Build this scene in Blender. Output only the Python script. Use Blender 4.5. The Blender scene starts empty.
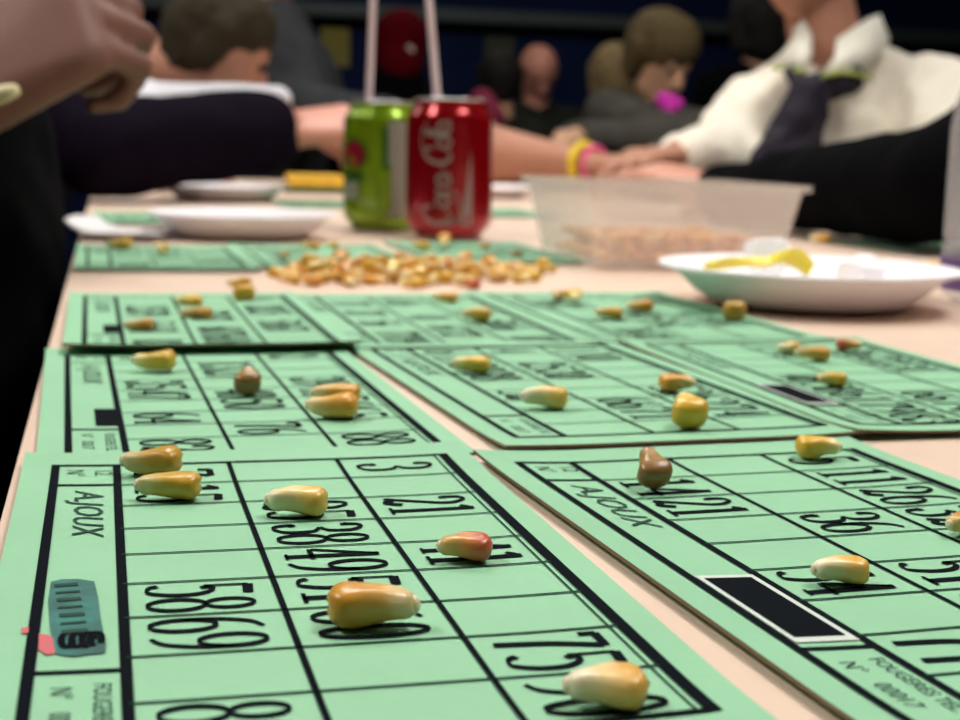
import bpy, bmesh, math, random
from mathutils import Vector, Matrix
random.seed(11)
scene = bpy.context.scene
COL = scene.collection
PI = math.pi

# ------------------------------------------------------------------ camera
TABLE_Z = 0.74
CAM_H = 0.0762                   # lens height above the table top
FPX, PITCH, ROLL, YAW = 1463.1, 0.1469, 0.0245, 0.25
def rotz(v, a):
    c, s = math.cos(a), math.sin(a)
    return Vector((v[0]*c - v[1]*s, v[0]*s + v[1]*c, v[2]))
# "camera frame": x right, y ahead (level), z up, origin on the table under the lens.  World = table frame.
def FW(x, y, z=0.0):
    v = rotz((x, y, 0), -YAW)
    return Vector((v.x, v.y, TABLE_Z + z))
_F = rotz((0, math.cos(PITCH), -math.sin(PITCH)), -YAW)
_R0 = rotz((1, 0, 0), -YAW)
_U0 = _R0.cross(_F)
_R = _R0*math.cos(ROLL) + _U0*math.sin(ROLL)
_U = -_R0*math.sin(ROLL) + _U0*math.cos(ROLL)
CAM_POS = Vector((0, 0, TABLE_Z + CAM_H))
cam_data = bpy.data.cameras.new('camera')
cam = bpy.data.objects.new('camera', cam_data)
COL.objects.link(cam)
cam.matrix_world = Matrix(((_R.x, _U.x, -_F.x, CAM_POS.x), (_R.y, _U.y, -_F.y, CAM_POS.y),
                           (_R.z, _U.z, -_F.z, CAM_POS.z), (0, 0, 0, 1)))
cam_data.sensor_width = 36
cam_data.lens = FPX/960*36
cam_data.clip_start = 0.01
cam_data.dof.use_dof = True
cam_data.dof.focus_distance = 0.272
cam_data.dof.aperture_fstop = 24
scene.camera = cam
def ray(px, py):
    return _F + _R*((px-480)/FPX) - _U*((py-360)/FPX)
def W(px, py, d):                # point seen at a photo pixel, d metres straight ahead
    return CAM_POS + ray(px, py)*d
def G(px, py, z=0.0):            # the same on a level plane z above the table top
    r = ray(px, py)
    t = (TABLE_Z + z - CAM_POS.z)/r.z
    return CAM_POS + r*t

# ------------------------------------------------------------------ world, lights, exposure
world = bpy.data.worlds.new('world')
scene.world = world
world.use_nodes = True
world.node_tree.nodes['Background'].inputs[0].default_value = (0.75, 0.82, 1.0, 1)
world.node_tree.nodes['Background'].inputs[1].default_value = 0.02
scene.view_settings.view_transform = 'Standard'
scene.view_settings.look = 'None'
scene.view_settings.gamma = 1
scene.view_settings.use_curve_mapping = False
scene.view_settings.exposure = 0.22
scene.cycles.use_denoising = True
CEIL = 2.75
LIGHTS = [(-1.5, 1.0, 39, 0.55, 1.1), (1.0, 0.5, 25, 0.55, 1.1), (0.30, 2.3, 20, 0.55, 1.1), (2.4, 2.6, 8, 0.55, 1.1),
          (-2.3, 3.4, 3.5, 0.55, 1.1), (1.2, 4.9, 4.5, 0.55, 1.1)]
for lx, ly, p, sx, sy in LIGHTS:
    ld = bpy.data.lights.new('tube_light', 'AREA')
    ld.shape = 'RECTANGLE'; ld.size = sx; ld.size_y = sy; ld.energy = p; ld.color = (1.0, 0.96, 0.90)
    lo = bpy.data.objects.new('tube_light', ld)
    lo.location = (lx, ly, CEIL-0.075)
    COL.objects.link(lo)

# ------------------------------------------------------------------ materials
def srgb(r, g, b):
    f = lambda c: c/12.92 if c <= .04045 else ((c+.055)/1.055)**2.4
    return (f(r/255), f(g/255), f(b/255), 1)
def mat(name, col, rough=.6, metal=0, noise=0.0, nscale=40, bump=0.0, bscale=200, spec=None, coat=0, sheen=0):
    m = bpy.data.materials.new(name); m.use_nodes = True
    nt = m.node_tree; b = nt.nodes['Principled BSDF']
    b.inputs['Base Color'].default_value = col
    b.inputs['Roughness'].default_value = rough
    b.inputs['Metallic'].default_value = metal
    if spec is not None: b.inputs['Specular IOR Level'].default_value = spec
    if coat: b.inputs['Coat Weight'].default_value = coat
    if sheen: b.inputs['Sheen Weight'].default_value = sheen
    tc = nt.nodes.new('ShaderNodeTexCoord')
    if noise:
        n = nt.nodes.new('ShaderNodeTexNoise'); n.inputs['Scale'].default_value = nscale; n.inputs['Detail'].default_value = 6
        r = nt.nodes.new('ShaderNodeValToRGB')
        r.color_ramp.elements[0].position = .3; r.color_ramp.elements[1].position = .7
        r.color_ramp.elements[0].color = tuple(c*(1-noise) for c in col[:3]) + (1,)
        r.color_ramp.elements[1].color = tuple(min(1, c*(1+noise)) for c in col[:3]) + (1,)
        nt.links.new(tc.outputs['Object'], n.inputs['Vector'])
        nt.links.new(n.outputs['Fac'], r.inputs['Fac'])
        nt.links.new(r.outputs['Color'], b.inputs['Base Color'])
    if bump:
        n2 = nt.nodes.new('ShaderNodeTexNoise'); n2.inputs['Scale'].default_value = bscale; n2.inputs['Detail'].default_value = 4
        bp = nt.nodes.new('ShaderNodeBump'); bp.inputs['Strength'].default_value = bump; bp.inputs['Distance'].default_value = .004
        nt.links.new(tc.outputs['Object'], n2.inputs['Vector'])
        nt.links.new(n2.outputs['Fac'], bp.inputs['Height'])
        nt.links.new(bp.outputs['Normal'], b.inputs['Normal'])
    return m
def plastic(name, col, clear=.5, rough=.25):
    m = bpy.data.materials.new(name); m.use_nodes = True
    nt = m.node_tree
    for n in list(nt.nodes): nt.nodes.remove(n)
    out = nt.nodes.new('ShaderNodeOutputMaterial')
    d = nt.nodes.new('ShaderNodeBsdfDiffuse'); d.inputs[0].default_value = col
    t = nt.nodes.new('ShaderNodeBsdfTranslucent'); t.inputs[0].default_value = col
    tr = nt.nodes.new('ShaderNodeBsdfTransparent'); tr.inputs[0].default_value = (.97, .97, .97, 1)
    g = nt.nodes.new('ShaderNodeBsdfGlossy'); g.inputs['Roughness'].default_value = rough
    m1 = nt.nodes.new('ShaderNodeMixShader'); m1.inputs[0].default_value = .55
    m2 = nt.nodes.new('ShaderNodeMixShader'); m2.inputs[0].default_value = clear
    m3 = nt.nodes.new('ShaderNodeMixShader'); m3.inputs[0].default_value = .06
    nt.links.new(d.outputs[0], m1.inputs[1]); nt.links.new(t.outputs[0], m1.inputs[2])
    nt.links.new(m1.outputs[0], m2.inputs[1]); nt.links.new(tr.outputs[0], m2.inputs[2])
    nt.links.new(m2.outputs[0], m3.inputs[1]); nt.links.new(g.outputs[0], m3.inputs[2])
    nt.links.new(m3.outputs[0], out.inputs[0])
    return m
M = {}
M['card'] = mat('mint_card', srgb(142, 196, 157), .6, noise=.04, nscale=25, bump=.05, bscale=300, spec=.3)
M['card_edge'] = mat('card_edge', srgb(120, 105, 80), .8)
M['ink'] = mat('black_ink', (.003, .005, .008, 1), .9, spec=.05)
M['thin_ink'] = mat('thin_rule_ink', (.010, .045, .030, 1), .9, spec=.1)
M['grey_ink'] = mat('small_print_ink', (.03, .075, .055, 1), .9, spec=.1)
M['white_ink'] = mat('pale_rule', srgb(205, 215, 205), .6)
M['teal_ink'] = mat('teal_marker', srgb(18, 100, 92), .6, noise=.5, nscale=160)
M['pink_ink'] = mat('pink_ink', srgb(200, 95, 100), .6)
M['laminate'] = mat('table_laminate', srgb(226, 200, 180), .42, noise=.03, nscale=60)
M['edge_band'] = mat('dark_edge_band', (.02, .018, .016, 1), .5)
M['steel'] = mat('grey_steel', (.25, .25, .26, 1), .35, 1)
M['alu'] = mat('aluminium', (.75, .75, .77, 1), .25, 1)
M['coke'] = mat('red_can_enamel', srgb(158, 3, 18), .2, .5, coat=.5)
M['coke_white'] = mat('can_white_print', srgb(150, 132, 128), .35, .2)
M['lime'] = mat('green_can_enamel', srgb(136, 172, 20), .25, .45, noise=.2, nscale=30, coat=.5)
M['lime_dark'] = mat('dark_green_print', srgb(35, 90, 25), .3, .2)
M['lime_pale'] = mat('silver_grey_print', srgb(170, 180, 165), .3, .4)
M['lime_red'] = mat('red_roundel_print', srgb(150, 25, 50), .3, .2)
M['straw'] = mat('pale_pink_straw', srgb(225, 200, 200), .35)
M['paper'] = mat('white_foam', srgb(248, 243, 248), .55)
M['napkin'] = mat('white_napkin', srgb(245, 242, 245), .8, bump=.2, bscale=400)
M['tub'] = plastic('milky_plastic', (.92, .86, .80, 1), .73)
M['clear'] = plastic('clear_plastic', (.9, .9, .92, 1), .75, .08)
M['yellow_foil'] = mat('yellow_wrapper', srgb(232, 214, 40), .35, noise=.12, nscale=90)
M['clear_wrap'] = plastic('crumpled_wrap', (.93, .94, .95, 1), .25, .1)
M['lavender'] = mat('lavender_label', srgb(110, 85, 140), .5)
M['yellow_pack'] = mat('yellow_card_pack', srgb(240, 190, 60), .5, noise=.15, nscale=60)
M['green_pack'] = mat('dark_green_pack', srgb(30, 80, 40), .5)
M['skin_warm'] = mat('warm_skin', srgb(196, 138, 116), .5, noise=.06, nscale=30)
M['skin_arm'] = mat('sallow_skin', srgb(172, 120, 96), .6, noise=.06, nscale=30)
M['skin_dim'] = mat('dim_lit_skin', srgb(122, 80, 68), .6, noise=.08, nscale=30)  # darkened skin colour stands in for dim light on the raised hand
M['skin_pink'] = mat('pink_skin', srgb(192, 130, 110), .5, noise=.08, nscale=30)
M['skin_tan'] = mat('tan_skin', srgb(205, 158, 124), .5, noise=.06, nscale=30)
M['eye'] = mat('dark_eye', (.01, .008, .006, 1), .2)
M['lip'] = mat('lip', srgb(170, 80, 80), .5)
M['black_cloth'] = mat('black_cloth', (.0022, .0022, .003, 1), .95, spec=.03)
M['purple_cloth'] = mat('dark_purple_cloth', (.0055, .003, .0085, 1), .95, spec=.05)
M['grey_cloth'] = mat('charcoal_cloth', (.028, .030, .033, 1), .95, spec=.1, noise=.2, nscale=20)
M['coat_cloth'] = mat('grey_brown_cloth', (.075, .070, .060, 1), .95, spec=.1, noise=.2, nscale=20)
M['olive_cloth'] = mat('dark_olive_cloth', (.016, .018, .014, 1), .95, spec=.05)
M['cream_cloth'] = mat('cream_fleece', srgb(236, 228, 212), .95, bump=.35, bscale=350, sheen=.3)
M['collar_cloth'] = mat('white_collar', srgb(222, 218, 204), .9)
M['trim_cloth'] = mat('lime_piping', srgb(170, 180, 90), .9)
M['scarf_cloth'] = mat('purple_scarf', (.011, .007, .018, 1), .7, spec=.3, noise=.5, nscale=60)
M['white_cloth'] = mat('white_shirt', srgb(215, 215, 222), .9)
M['red_cloth'] = mat('red_cloth', (.055, .001, .003, 1), .95, spec=.03)
M['crimson_cloth'] = mat('crimson_cloth', (.20, .008, .04, 1), .9)
M['magenta_cloth'] = mat('magenta_cloth', srgb(215, 45, 180), .8)
M['blue_trouser'] = mat('dark_trousers', (.012, .014, .02, 1), .9)
M['shoe'] = mat('black_shoe', (.01, .01, .01, 1), .5)
M['hair_brown'] = mat('brown_hair', (.030, .023, .012, 1), .75, spec=.15, bump=.5, bscale=90)
M['hair_dark'] = mat('dark_hair', (.010, .008, .007, 1), .75, spec=.15, bump=.5, bscale=90)
M['hair_fair'] = mat('fair_hair', (.20, .14, .065, 1), .75, spec=.15, bump=.5, bscale=90)
M['hair_tawny'] = mat('tawny_hair', (.10, .07, .03, 1), .75, spec=.15, bump=.5, bscale=90)
M['band_yellow'] = mat('yellow_band', srgb(220, 190, 40), .5)
M['band_pink'] = mat('pink_band', srgb(235, 80, 150), .5)
M['cream_plastic'] = mat('cream_plastic', srgb(228, 216, 170), .4)
M['navy_wall'] = mat('navy_wall', (.005, .011, .042, 1), .9, spec=.1, noise=.2, nscale=2)
M['rail'] = mat('grey_green_rail', (.035, .05, .048, 1), .6)
M['side_wall'] = mat('grey_wall', (.03, .035, .05, 1), .9, noise=.1, nscale=2)
M['floor'] = mat('dark_floor', (.012, .012, .013, 1), .8, noise=.3, nscale=12)
M['ceiling'] = mat('ceiling_tile', (.55, .55, .53, 1), .9, noise=.05, nscale=30)
M['poster'] = mat('yellow_poster', srgb(120, 110, 45), .8)
M['olive_poster'] = mat('olive_poster', srgb(50, 52, 36), .8)
def emit(name, col, s):
    m = bpy.data.materials.new(name); m.use_nodes = True
    b = m.node_tree.nodes['Principled BSDF']
    b.inputs['Base Color'].default_value = (.8, .8, .8, 1)
    b.inputs['Emission Color'].default_value = col; b.inputs['Emission Strength'].default_value = s
    return m
M['diffuser'] = emit('light_diffuser', (1, .97, .92, 1), 4)
def kernel_mat(name, tip, mid, crown, var=.25):
    m = bpy.data.materials.new(name); m.use_nodes = True
    nt = m.node_tree; b = nt.nodes['Principled BSDF']
    b.inputs['Roughness'].default_value = .33
    b.inputs['Subsurface Weight'].default_value = .08
    b.inputs['Subsurface Radius'].default_value = (.002, .001, .0004)
    tc = nt.nodes.new('ShaderNodeTexCoord'); sx = nt.nodes.new('ShaderNodeSeparateXYZ')
    nt.links.new(tc.outputs['Generated'], sx.inputs[0])
    n = nt.nodes.new('ShaderNodeTexNoise'); n.inputs['Scale'].default_value = 320; n.inputs['Detail'].default_value = 3
    oi = nt.nodes.new('ShaderNodeObjectInfo')
    av = nt.nodes.new('ShaderNodeVectorMath'); av.operation = 'ADD'
    nt.links.new(tc.outputs['Object'], av.inputs[0]); nt.links.new(oi.outputs['Random'], av.inputs[1])
    nt.links.new(av.outputs[0], n.inputs['Vector'])
    ad = nt.nodes.new('ShaderNodeMath'); ad.operation = 'MULTIPLY_ADD'
    nt.links.new(n.outputs['Fac'], ad.inputs[0]); ad.inputs[1].default_value = .5
    nt.links.new(sx.outputs['X'], ad.inputs[2])
    r = nt.nodes.new('ShaderNodeValToRGB')
    e = r.color_ramp.elements
    e[0].position = .30; e[0].color = tip
    e[1].position = 1.0; e[1].color = crown
    x = e.new(.66); x.color = mid
    nt.links.new(ad.outputs[0], r.inputs['Fac'])
    hs = nt.nodes.new('ShaderNodeHueSaturation')
    mh = nt.nodes.new('ShaderNodeMapRange'); mh.inputs['To Min'].default_value = .5-.012*var*4; mh.inputs['To Max'].default_value = .5+.022*var*4
    nt.links.new(oi.outputs['Random'], mh.inputs['Value']); nt.links.new(mh.outputs[0], hs.inputs['Hue'])
    fr = nt.nodes.new('ShaderNodeMath'); fr.operation = 'FRACT'
    mu = nt.nodes.new('ShaderNodeMath'); mu.operation = 'MULTIPLY'; mu.inputs[1].default_value = 17.3
    nt.links.new(oi.outputs['Random'], mu.inputs[0]); nt.links.new(mu.outputs[0], fr.inputs[0])
    mv = nt.nodes.new('ShaderNodeMapRange'); mv.inputs['To Min'].default_value = 1-var; mv.inputs['To Max'].default_value = 1+var*.7
    nt.links.new(fr.outputs[0], mv.inputs['Value']); nt.links.new(mv.outputs[0], hs.inputs['Value'])
    nt.links.new(r.outputs['Color'], hs.inputs['Color'])
    nt.links.new(hs.outputs['Color'], b.inputs['Base Color'])
    bp = nt.nodes.new('ShaderNodeBump'); bp.inputs['Strength'].default_value = .15; bp.inputs['Distance'].default_value = .001
    nt.links.new(n.outputs['Fac'], bp.inputs['Height']); nt.links.new(bp.outputs['Normal'], b.inputs['Normal'])
    return m
M['corn'] = kernel_mat('amber_corn', srgb(240, 220, 165), srgb(226, 178, 84), srgb(214, 158, 52))
M['corn_red'] = kernel_mat('reddish_corn', srgb(226, 190, 120), srgb(212, 140, 70), srgb(196, 92, 62), .05)
M['corn_olive'] = kernel_mat('olive_corn', srgb(190, 150, 110), srgb(170, 130, 60), srgb(150, 110, 60), .05)
M['corn_pale'] = kernel_mat('pale_corn', srgb(246, 236, 206), srgb(240, 214, 150), srgb(226, 178, 84), .08)
M['corn_deep'] = kernel_mat('orange_corn', srgb(232, 180, 100), srgb(222, 148, 58), srgb(204, 118, 36), .2)
M['corn_tip'] = mat('kernel_tip', srgb(236, 220, 185), .6)
M['corn_tip_dark'] = mat('kernel_tip_dark', srgb(70, 45, 30), .6)

# ------------------------------------------------------------------ object helpers
def tag(o, label, cat, group=None, kind=None):
    if label: o['label'] = label
    if cat: o['category'] = cat
    if group: o['group'] = group
    if kind: o['kind'] = kind
    return o
def link_bm(name, bm, mats, parent=None, loc=None, smooth=False):
    me = bpy.data.meshes.new(name)
    bm.to_mesh(me); bm.free()
    for m in (mats if isinstance(mats, (list, tuple)) else [mats]): me.materials.append(m)
    if smooth:
        for p in me.polygons: p.use_smooth = True
    o = bpy.data.objects.new(name, me); COL.objects.link(o)
    if parent: o.parent = parent
    if loc is not None: o.location = loc
    return o
def empty(name, loc, rz=0):
    o = bpy.data.objects.new(name, None); COL.objects.link(o)
    o.empty_display_size = .05
    o.location = loc; o.rotation_euler = (0, 0, rz)
    return o
def copy_tree(o, parent=None):
    c = o.copy(); COL.objects.link(c)
    if parent: c.parent = parent
    for ch in list(o.children): copy_tree(ch, c)
    return c
def add_box(bm, c, s, bevel=0, rz=0, mi=0, seg=2):
    r = bmesh.ops.create_cube(bm, size=1)
    vs = r['verts']
    for v in vs:
        p = Vector((v.co.x*s[0], v.co.y*s[1], v.co.z*s[2]))
        v.co = rotz(p, rz) + Vector(c)
    fs = set(f for v in vs for f in v.link_faces)
    for f in fs: f.material_index = mi
    if bevel:
        es = list(set(e for v in vs for e in v.link_edges))
        bmesh.ops.bevel(bm, geom=es, offset=bevel, segments=seg, profile=.7, affect='EDGES')
def lathe(bm, prof, seg=48, mi=None, center=(0, 0, 0), cap=True):
    rings = []
    cx, cy, cz = center
    for r, z in prof:
        if r < 1e-6:
            rings.append([bm.verts.new((cx, cy, cz+z))])
        else:
            rings.append([bm.verts.new((cx+r*math.cos(2*PI*i/seg), cy+r*math.sin(2*PI*i/seg), cz+z)) for i in range(seg)])
    for k in range(len(rings)-1):
        a, b = rings[k], rings[k+1]
        for i in range(seg):
            j = (i+1) % seg
            if len(a) == 1 and len(b) == 1: continue
            if len(a) == 1: f = bm.faces.new((a[0], b[j], b[i]))
            elif len(b) == 1: f = bm.faces.new((a[i], a[j], b[0]))
            else: f = bm.faces.new((a[i], a[j], b[j], b[i]))
            if mi: f.material_index = mi[k]
def tube(bm, pts, r, seg=12, cap=True):
    pts = [Vector(p) for p in pts]; rings = []
    rr = r if isinstance(r, (list, tuple)) else [r]*len(pts)
    for i, p in enumerate(pts):
        d = (pts[min(i+1, len(pts)-1)] - pts[max(i-1, 0)]).normalized()
        a = d.cross(Vector((0, 0, 1)))
        if a.length < 1e-3: a = d.cross(Vector((1, 0, 0)))
        a.normalize(); b = d.cross(a)
        rings.append([bm.verts.new(p + (a*math.cos(2*PI*k/seg) + b*math.sin(2*PI*k/seg))*rr[i]) for k in range(seg)])
    for i in range(len(rings)-1):
        for k in range(seg):
            j = (k+1) % seg
            bm.faces.new((rings[i][k], rings[i][j], rings[i+1][j], rings[i+1][k]))
    if cap:
        bm.faces.new(rings[0][::-1]); bm.faces.new(rings[-1])
def spline(pts, n=10, closed=False):
    P = [Vector((p[0], p[1])) for p in pts]; out = []
    m = len(P)
    for i in range(m if closed else m-1):
        if closed: p0, p1, p2, p3 = P[(i-1) % m], P[i], P[(i+1) % m], P[(i+2) % m]
        else: p0, p1, p2, p3 = P[max(i-1, 0)], P[i], P[i+1], P[min(i+2, m-1)]
        for k in range(n):
            t = k/n
            out.append(.5*((2*p1) + (p2-p0)*t + (2*p0-5*p1+4*p2-p3)*t*t + (3*p1-p0-3*p2+p3)*t**3))
    if not closed: out.append(P[-1])
    return out

# ------------------------------------------------------------------ the room
X0, X1, Y0, Y1 = -3.6, 4.6, -2.2, 6.6
def struct(name, c, s, m):
    bm = bmesh.new(); add_box(bm, c, s)
    o = link_bm(name, bm, m); o['kind'] = 'structure'
    return o
xm, ym = (X0+X1)/2, (Y0+Y1)/2
struct('floor', (xm, ym, -.05), (X1-X0+.4, Y1-Y0+.4, .1), M['floor'])
struct('ceiling', (xm, ym, CEIL+.05), (X1-X0+.4, Y1-Y0+.4, .1), M['ceiling'])
struct('wall_back', (xm, Y1+.1, CEIL/2), (X1-X0+.4, .2, CEIL), M['navy_wall'])
struct('wall_front', (xm, Y0-.1, CEIL/2), (X1-X0+.4, .2, CEIL), M['side_wall'])
struct('wall_left', (X0-.1, ym, CEIL/2), (.2, Y1-Y0, CEIL), M['navy_wall'])
struct('wall_right', (X1+.1, ym, CEIL/2), (.2, Y1-Y0, CEIL), M['navy_wall'])
struct('trim_1', (xm, Y1-.03, 1.385), (X1-X0, .06, .055), M['rail'])
struct('trim_2', (xm, Y1-.012, 1.33), (X1-X0, .024, .03), M['black_cloth'])
struct('baseboard_back', (xm, Y1-.01, .06), (X1-X0, .02, .12), M['rail'])
for i, (lx, ly, p, sx, sy) in enumerate(LIGHTS):
    e = empty('ceiling_light', (lx, ly, CEIL-.06))
    tag(e, ['white ceiling light panel left of the near half of the bingo table', 'white ceiling light panel right of the near half of the bingo table',
            'white ceiling light panel above the far half of the bingo table', 'white ceiling light panel right of the far half of the table',
            'white ceiling light panel near the left wall', 'white ceiling light panel closest to the back wall'][i], 'ceiling light', 'ceiling light panels')
    bm = bmesh.new()
    for dx in (-1, 1): add_box(bm, (dx*(sx/2+.02), 0, .0), (.04, sy+.08, .118))
    for dy in (-1, 1): add_box(bm, (0, dy*(sy/2+.02), .0), (sx, .04, .118))
    link_bm('frame', bm, M['ceiling'], e)
    bm = bmesh.new(); add_box(bm, (0, 0, .03), (sx, sy, .02)); link_bm('diffuser', bm, M['diffuser'], e)

# ------------------------------------------------------------------ the table
eN, eF = G(23, 452), G(70, 270)
TX0 = (eN.x + eF.x)/2 - .001
TX1, TY0, TY1 = TX0 + .80, -.45, 2.75
table = empty('folding_table', ((TX0+TX1)/2, (TY0+TY1)/2, 0))
tag(table, 'long beige laminate table covered with mint green bingo cards', 'table')
bm = bmesh.new(); add_box(bm, (0, 0, TABLE_Z-.011), (TX1-TX0, TY1-TY0, .022), .003)
link_bm('tabletop', bm, M['laminate'], table)
bm = bmesh.new()
w, l = TX1-TX0, TY1-TY0
for s in (-1, 1):
    add_box(bm, (s*(w/2-.02), 0, TABLE_Z-.041), (.025, l-.03, .036))
    add_box(bm, (0, s*(l/2-.02), TABLE_Z-.041), (w-.07, .025, .036))
link_bm('apron', bm, M['edge_band'], table)
for sx in (-1, 1):
    for sy in (-1, 1):
        bm = bmesh.new(); tube(bm, [(sx*(w/2-.05), sy*(l/2-.05), .0), (sx*(w/2-.05), sy*(l/2-.06), TABLE_Z-.024)], .015)
        link_bm('leg', bm, M['steel'], table)

# ------------------------------------------------------------------ digits and cards
def arc(cx, cy, rx, ry, a0, a1, n=18):
    return [Vector((cx+rx*math.cos(math.radians(a0+(a1-a0)*i/n)), cy+ry*math.sin(math.radians(a0+(a1-a0)*i/n)))) for i in range(n+1)]
L = lambda *p: [Vector(q) for q in p]
# strokes in a 1 x 1 box: (points, width factor), width from the slope like a narrow high-contrast face
DIGITS = {
 '0': [(arc(.5, .5, .4, .48, 90, 450, 32), 1)],
 '1': [(L((.5, 0), (.5, 1)), 1.25), (L((.12, .02), (.88, .02)), 1.6), (L((.5, .97), (.32, .93), (.15, .86)), 1)],
 '2': [(spline([(.14, .74), (.2, .92), (.5, .98), (.84, .84), (.84, .66), (.5, .36), (.12, .03)], 6), 1), (spline([(.12, .04), (.35, .1), (.65, .02), (.9, .2)], 6), 1.8), (L((.08, .74), (.3, .74)), 3.2)],
 '3': [(spline([(.14, .8), (.25, .95), (.5, .98), (.82, .86), (.8, .62), (.45, .52)], 6), 1), (spline([(.45, .52), (.86, .42), (.88, .14), (.5, .01), (.2, .06), (.1, .24)], 6), 1), (L((.08, .22), (.3, .22)), 3), (L((.1, .8), (.3, .8)), 2.6)],
 '4': [(L((.7, 0), (.7, .98)), 1.2), (L((.7, .98), (.06, .3)), .7), (L((.04, .28), (.98, .28)), 2), (L((.45, .02), (.95, .02)), 1.2)],
 '5': [(L((.2, .97), (.9, .95)), 3.6), (L((.2, .97), (.18, .55)), .5), (spline([(.18, .55), (.45, .64), (.82, .5), (.86, .24), (.6, .03), (.22, .04), (.08, .12)], 6), 1), (L((.2, .54), (.4, .58)), 2.0)],
 '6': [(arc(.5, .3, .4, .29, 0, 360, 28), 1), (spline([(.1, .3), (.14, .6), (.4, .88), (.8, .99)], 6), .9)],
 '7': [(L((.08, .95), (.92, .95)), 3.2), (spline([(.9, .94), (.55, .5), (.42, .0)], 6), 1.15), (L((.1, .96), (.08, .8)), 1)],
 '8': [(arc(.5, .76, .34, .22, 0, 360, 26), .95), (arc(.5, .27, .42, .26, 0, 360, 28), 1)],
 '9': [(arc(.5, .7, .4, .29, 0, 360, 28), 1), (spline([(.9, .7), (.86, .4), (.6, .12), (.2, .01)], 6), .9)],
}
S = .9375e-3
SB, CW, RH = 14.15*S, 26.81*S, 19.245*S          # sidebar width, column width, row height
FWID, FLEN = SB+3*CW, 9*RH
MX, MV, THK = .0072, .0125, .0008
def ribbon(out, pts, w0, w1, closed=False):
    """strip of quads along pts; the width grows with how much the stroke runs along y (the glyph's height)"""
    n = len(pts)
    prev = None
    for i, p in enumerate(pts):
        a, b = pts[max(i-1, 0)], pts[min(i+1, n-1)]
        d = b - a
        if d.length < 1e-9: continue
        d = d.normalized()
        wd = w0 + (w1-w0)*abs(d.y)
        nrm = Vector((-d.y, d.x))*(wd/2)
        cur = (p+nrm, p-nrm)
        if prev: out.append([prev[0], prev[1], cur[1], cur[0]])
        prev = cur
def subdiv_line(a, b, step=.006):
    a, b = Vector(a), Vector(b)
    n = max(1, int((b-a).length/step))
    return [a + (b-a)*(i/n) for i in range(n+1)]
def number_quads(txt, u0, v0, gh=.0176, gw=.0067, gap=.0010, thin=.00048, thick=.0016):
    """number turned a quarter: its up is +u (to the right), it reads towards +v (nearer).  centre u0, v0"""
    quads = []
    total = len(txt)*gw + (len(txt)-1)*gap
    x = -total/2
    for ch in txt:
        for pts, k in DIGITS[ch]:
            P = [Vector((x + q.x*gw, (q.y-.5)*gh)) for q in pts]
            if len(P) == 2: P = subdiv_line(P[0], P[1], .004)
            loc = []
            ribbon(loc, P, thin*k, thick*min(k, 1.3))
            for qd in loc: quads.append([(u0 + c.y, v0 + c.x) for c in qd])
        x += gw + gap
    return quads
def text_polys(txt, h, u0, v0, quarter=True, sx=1.0, slant=0):
    cu = bpy.data.curves.new('lettering', 'FONT'); cu.body = txt; cu.size = h; cu.shear = slant; cu.resolution_u = 2
    o = bpy.data.objects.new('lettering', cu)
    me = o.to_mesh()
    polys = []
    for p in me.polygons:
        pts = [me.vertices[i].co for i in p.vertices]
        polys.append([(u0 + c.y, v0 + c.x*sx) if quarter else (u0 + c.x*sx, v0 - c.y) for c in pts])
    o.to_mesh_clear()
    bpy.data.objects.remove(o); bpy.data.curves.remove(cu)
    return polys
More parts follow.
